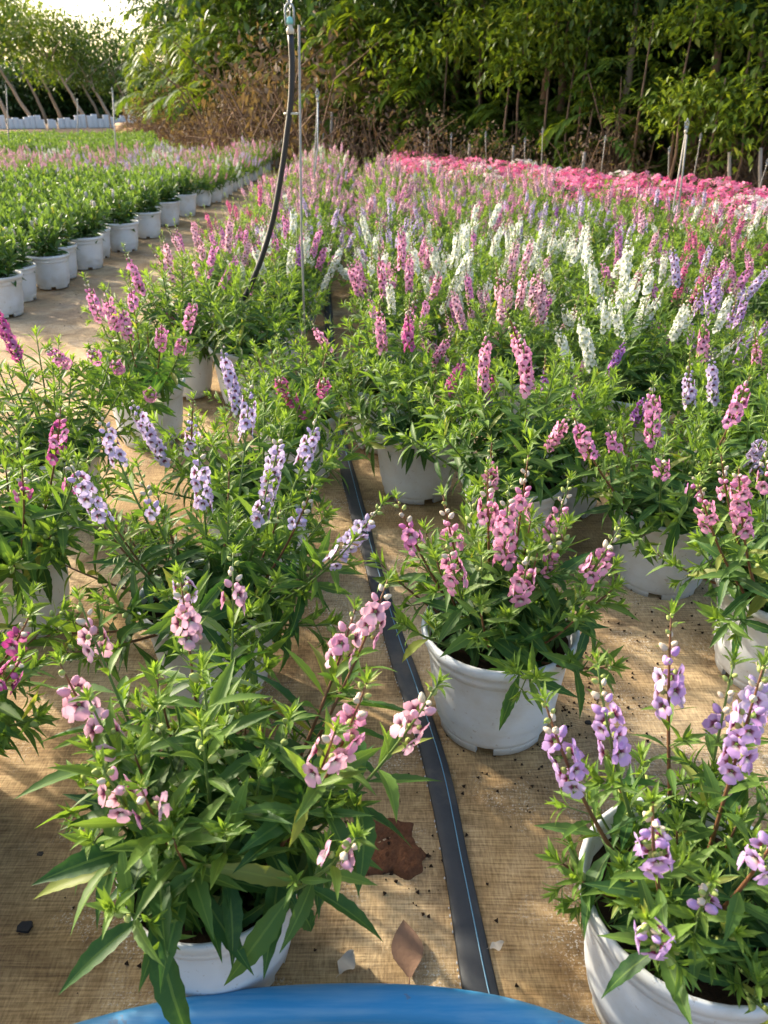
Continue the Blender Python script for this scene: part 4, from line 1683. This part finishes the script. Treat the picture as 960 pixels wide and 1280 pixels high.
# lower, darker shrubs along the right half
for k in range(13):
    u = 0.02 + 0.39 * k / 12
    put_shrub(hedge(u, 0.7 + 0.4 * (k % 2)), FRD[k % 2], 'low leafy green shrub at the foot of the dark trees', 'low green hedge shrubs', rh.uniform(0.70, 0.98))
# understorey inside the wood
UND = [shrub_meshes(98, 2.4, 1.2, 110, M['leaf_dark'], (0.5, 0.9), (0.0, 0.3)), shrub_meshes(99, 1.8, 1.2, 100, M['leaf_dark'], (0.5, 0.9), (0.0, 0.3))]
for k in range(48):
    u = -0.05 + 1.03 * ((k * 0.618) % 1.0)
    off = 3.0 + 1.4 * (k % 5) + rh.normal() * 0.3
    put_shrub(hedge(u, off), UND[k % 2], 'dark shrub of the undergrowth inside the wood', 'undergrowth inside the wood', rh.uniform(0.9, 1.35))
# dead brown brush at the foot
for k in range(30):
    u = 0.01 + 0.97 * k / 29
    put_shrub(hedge(u + rh.normal() * 0.008, rh.uniform(-0.2, 0.35)), DEAD[int(rh.integers(3))], 'tangle of dead brown vines and twigs at the foot of the hedge', 'dead brown brush along the hedge',
              rh.uniform(0.75, 1.15) * (1.1 if u > 0.5 else (0.85 if u > 0.36 else 0.62)), ('twigs', 'dry_foliage'), 'dead_brush')

# taller dead vines climbing in the middle and over the left end of the hedge
for u, off, sc in [(0.40, 0.3, 1.5), (0.44, 0.2, 1.7), (0.48, 0.4, 1.5), (0.53, 0.1, 1.6), (0.58, 0.3, 1.2)]:
    put_shrub(hedge(u, off), DEAD[1], 'tall curtain of dead brown vines climbing up the hedge', 'tall dead vines in the hedge', sc, ('twigs', 'dry_foliage'), 'dead_brush')

# trees of the wood
CR = [crown_mesh(101, 1.9, 1.5, 60, 60, 0.17, M['leaf_tree'], 0.5), crown_mesh(102, 2.2, 1.4, 60, 60, 0.17, M['leaf_dark'], 0.5), crown_mesh(103, 1.8, 1.7, 60, 60, 0.16, M['leaf_dark'], 0.4)]
SPRAY = [crown_mesh(104, 0.75, 0.45, 16, 28, 0.17, M['leaf_frond'], 0.8, 0.18), crown_mesh(105, 0.8, 0.5, 16, 28, 0.16, M['leaf_frond'], 1.0, 0.2)]
GT = 'slender trees of the wood behind the hedge'
GL = 'slender tree with a bare straight trunk at the front edge of the wood'
front = [(777, 12.0, 0.060, 'bark_pale', 'pale straight bare trunk lit by the sun at the edge of the wood'), (877, 11.3, 0.060, 'bark', 'brown straight trunk rising beside the yellowing leaves at the edge of the wood'),
         (680, 12.9, 0.075, 'bark', 'short dark trunk carrying bright leafy branches at the edge of the wood'), (600, 14.2, 0.07, 'bark', GL), (510, 15.7, 0.08, 'bark', GL), (430, 17.2, 0.08, 'bark', GL), (330, 20.5, 0.10, 'bark', GL), (950, 11.2, 0.07, 'bark', GL)]
for i, (px, y, r, bm, lab) in enumerate(front):
    x = (px - 480) / 1087 * y
    low = [(rh.uniform(-0.9, 0.9), rh.uniform(-0.6, 0.4), rh.uniform(2.3, 3.0), 0.42), (rh.uniform(-1.2, 1.2), 0.2, rh.uniform(2.6, 3.2), 0.5)]
    tree('wood_tree', lab, x, y, 4.6, r, CR[i % 3], 200 + i, (rh.normal() * 0.12, 0), GT if lab == GL else None, M[bm], 0.6, 1.0, low)
k = 0
for row, off in enumerate((2.2, 3.9, 5.8, 8.0, 10.5)):
    nn = 14 - row // 2
    for i in range(nn):
        u = -0.04 + 1.0 * (i + 0.5 * (row % 2)) / (nn - 1) + rh.normal() * 0.01
        p = hedge(u, off + rh.normal() * 0.25)
        tree('wood_tree', 'dim tree standing deeper inside the dark wood', p.x, p.y, rh.uniform(3.0, 3.9), rh.uniform(0.05, 0.08), CR[1 + k % 2], 230 + k, (rh.normal() * 0.2, rh.normal() * 0.1),
             'dim trees inside the wood', M['bark'], 0.3, rh.uniform(1.1, 1.4), [(rh.normal() * 0.6, rh.normal() * 0.4, rh.uniform(0.8, 2.4), rh.uniform(0.45, 0.7))] if row > 0 else None)
        k += 1

# bright leafy sprays hanging at the wood's edge
for px, py, y, s, which in [(690, 55, 12.0, 0.8, 0), (640, 80, 12.4, 0.7, 0), (720, 70, 11.9, 0.6, 0), (815, 38, 10.9, 0.35, 1), (745, 120, 11.6, 0.5, 1), (850, 130, 10.2, 0.6, 1), (905, 110, 10.0, 0.7, 0), (930, 150, 9.8, 0.7, 1),
                            (560, 60, 13.4, 0.9, 0), (500, 70, 14.4, 1.0, 1), (600, 30, 13.4, 0.9, 0), (940, 40, 10.2, 0.8, 0), (870, 20, 10.6, 0.7, 0), (740, 15, 11.8, 0.8, 0), (480, 20, 15.4, 1.0, 0), (660, 20, 12.4, .8, 0)]:
    p = at_depth(px, py, y)
    t = thing('sapling', 'thin sapling carrying a spray of %s leaves at the edge of the wood' % ('yellow green' if which else 'mid green'), 'tree', (p.x, p.y, 0), rh.uniform(0, 6), '%s saplings at the edge of the wood' % ('yellow green' if which else 'mid green'))
    b = Buf()
    V, F = tube([(0, 0, -0.05), (0.05, 0.03, p.z * 0.5), (0, 0, p.z + 0.1)], [0.022, 0.017, 0.008], 6)
    b.add(V, F, M['twig'])
    obj('trunk', b.mesh('trunk'), t)
    obj('crown', SPRAY[which], t, Matrix.Translation((0, 0, p.z)) @ S4(s), kind='stuff')

# far mass of the wood
b = Buf()
rg = np.random.default_rng(301)
Vs, LFs = [], []
for i in range(26000):
    u = rg.uniform(-0.25, 1.08)
    p = hedge(u, rg.uniform(11, 15))
    z = rg.uniform(0, 7.5)
    d = Vector((rg.normal(), rg.normal(), rg.normal() - 0.5)).normalized()
    m = np.array(frame(Vector((p.x, p.y, z)), d, Vector((0, 0, 1))))
    Vs.append(RH[0] * rg.uniform(0.3, 0.5) @ m[:3, :3].T + m[:3, 3])
    lf = RH[2].copy(); lf[:, 1] = 0
    LFs.append(lf)
F = (np.array(RH[1])[None] + 5 * np.arange(len(Vs))[:, None, None]).reshape(-1, 3)
b.add(np.concatenate(Vs), [tuple(f) for f in F], M['leaf_dark'], np.concatenate(LFs))
o = obj('far_woods', b.mesh('far_woods'), kind='stuff')
tag(o, 'dark mass of the wood far behind the hedge', 'woods')

SG = 'thin sprinkler stakes along the hedge'
for bx, by, tx, ty, y0 in [(862, 250, 875, 176, 9.5), (676, 240, 678, 168, 10.5), (608, 235, 607, 172, 12.0), (748, 240, 756, 178, 10.5),
                          (534, 225, 536, 172, 12.5), (563, 225, 564, 174, 13), (655, 235, 656, 180, 12.2), (940, 260, 958, 208, 9.0), (835, 250, 836, 192, 10.5)]:
    small_stake(bx, by, tx, ty, hedge_at(tx, -0.75).y, 'thin grey sprinkler stake standing between the bright pink band and the hedge', SG, tubek=0)

# fence posts along the hedge
PG = 'grey fence posts along the hedge'
for i, (bx, by, tx, ty, y, r) in enumerate([(300, 200, 303, 132, 24, .07), (413, 215, 415, 140, 16.5, .05), (210, 190, 241, 138, 27, .05), (267, 190, 269, 148, 26, .045), (288, 195, 287, 148, 25, .045),
                                             (727, 225, 731, 190, 12.0, .045), (948, 260, 951, 185, 9.9, .04), (586, 215, 587, 180, 14, .04), (910, 260, 912, 190, 10.2, .04), (530, 215, 531, 178, 14.5, .035), (640, 215, 642, 182, 13, .035), (405, 215, 404, 160, 17, .035)]):
    y = hedge_at(tx, -0.45).y
    base = at_depth(bx, by, y); base.z = 0
    top = at_depth(tx, ty, y)
    r *= 0.55
    b = Buf()
    tl = top - base
    V, F = tube([(0, 0, -0.05), tuple(tl * 0.33 + Vector((0.01, 0, 0))), tuple(tl * 0.66), tuple(tl)], [r, r * 0.95, r * 0.97, r * 0.88], 9)
    b.add(V, F, M['post'])
    o = obj('fence_post', b.mesh('fence_post'))
    o.location = base
    tag(o, 'leaning weathered fence post in the hedge' if i == 2 else ('thick weathered fence post by the sunlit hedge' if i == 0 else 'thin weathered fence post standing in the hedge'), 'post', None if i in (0, 2) else PG)

# ------------------------------------------------------------------ far left: plantation rows
RC = [crown_mesh(111, 1.9, 1.9, 46, 46, 0.30, M['leaf_frond'], 0.7, 0.5), crown_mesh(112, 1.8, 2.1, 46, 46, 0.30, M['leaf_tree'], 0.5, 0.5), crown_mesh(113, 2.4, 1.8, 46, 46, 0.32, M['leaf_dark'], 0.3, 0.6)]
RG = 'leaning plantation trees beyond the field'
for i, (px, y, h, lean, c) in enumerate([(38, 44, 3.8, -1.9, 1), (107, 45, 4.0, -1.7, 0), (140, 47, 3.6, -1.6, 1), (10, 43, 4.4, -1.8, 1), (75, 50, 4.2, -1.6, 0), (168, 50, 3.4, -1.3, 1), (-25, 42, 4.2, -1.6, 0), (55, 54, 4.4, -1.6, 1), (125, 55, 3.8, -1.5, 0), (185, 56, 3.4, -1.0, 1)]):
    x = (px - 480) / 1087 * y
    tree('plantation_tree', 'leaning young plantation tree with a bare trunk beyond the green field', x, y, h * (1.06 if px < 90 else 0.86), 0.10, RC[c], 400 + i, (lean, 0), RG, M['bark_pale'], 0.3, rh.uniform(0.8, 1.0))
k = 0
for row, y in enumerate((58, 64, 71)):
    for i in range(9):
        px = -60 + i * 34 + 15 * (row % 2)
        x = (px - 480) / 1087 * y
        tree('plantation_tree', 'dim plantation tree deep in the rows beyond the green field', x, y, 2.1, 0.10, RC[2], 420 + k, (-1.0, 0), 'dim plantation trees deep in the rows', M['bark'], -0.3, 1.2, [(rh.normal(), 0, 1.2, 0.8)])
        k += 1

# row of white grow bags before the plantation
for i in range(34):
    px = -8 + i * 7.3 + rh.normal() * 1.2
    y = 41 + 0.12 * i
    x = (px - 480) / 1087 * y
    h = rh.uniform(0.36, 0.62)
    b = Buf()
    V, F = lathe([(0.001, 0), (0.15, 0), (0.165, 0.04), (0.16, h * 0.5), (0.15, h * 0.88), (0.155, h), (0.13, h), (0.12, h * 0.9), (0.001, h * 0.9)], 10)
    b.add(V, F, M['white_bag'])
    o = obj('grow_bag', b.mesh('grow_bag'))
    o.location = (x, y, -0.03)
    tag(o, 'white grow bag in the long row before the plantation trees', 'grow bag', 'white grow bags in a row')

# cut log and heap of dry grass near the hedge's far end
b = Buf()
p0 = at_depth(158, 160, 31)
V, F = tube([(-0.35, 0.1, 0.25), (0, 0, 0.28), (0.4, -0.1, 0.22)], 0.22, 10)
b.add(V, F, M['cut_wood'])
o = obj('cut_log', b.mesh('cut_log')); o.location = (p0.x, 31, -0.03)
tag(o, 'pale cut log lying at the end of the white bag row', 'log')
b = Buf()
rg = np.random.default_rng(501)
V, F = lathe([(1.3, -0.02), (1.1, 0.18), (0.8, 0.36), (0.4, 0.48), (0.01, 0.52)], 18)
V = V + rg.normal(size=V.shape) * 0.04
b.add(V, F, M['dry_grass'])
for i in range(900):
    a, rr = rg.uniform(0, 6.28), 1.2 * math.sqrt(rg.random())
    z = 0.5 * (1 - (rr / 1.3) ** 2)
    d = Vector((rg.normal(), rg.normal(), rg.normal() * 0.5)).normalized()
    b.add(RHN[0], RHN[1], M['leaf_dry'], RHN[2], frame(Vector((math.cos(a) * rr, math.sin(a) * rr, z)), d, Vector((0, 0, 1))) @ Matrix.Diagonal((0.28, 0.1, 0.2, 1)), rg.uniform(0.3, 1))
o = obj('dry_grass_heap', b.mesh('dry_grass_heap'))
p0 = at_depth(190, 170, 28)
o.location = (p0.x, 28, -0.03)
tag(o, 'heap of dry brown grass at the far foot of the hedge', 'heap')
print('bed plants', nb, 'green', len(gspots), 'objects', len(bpy.data.objects))
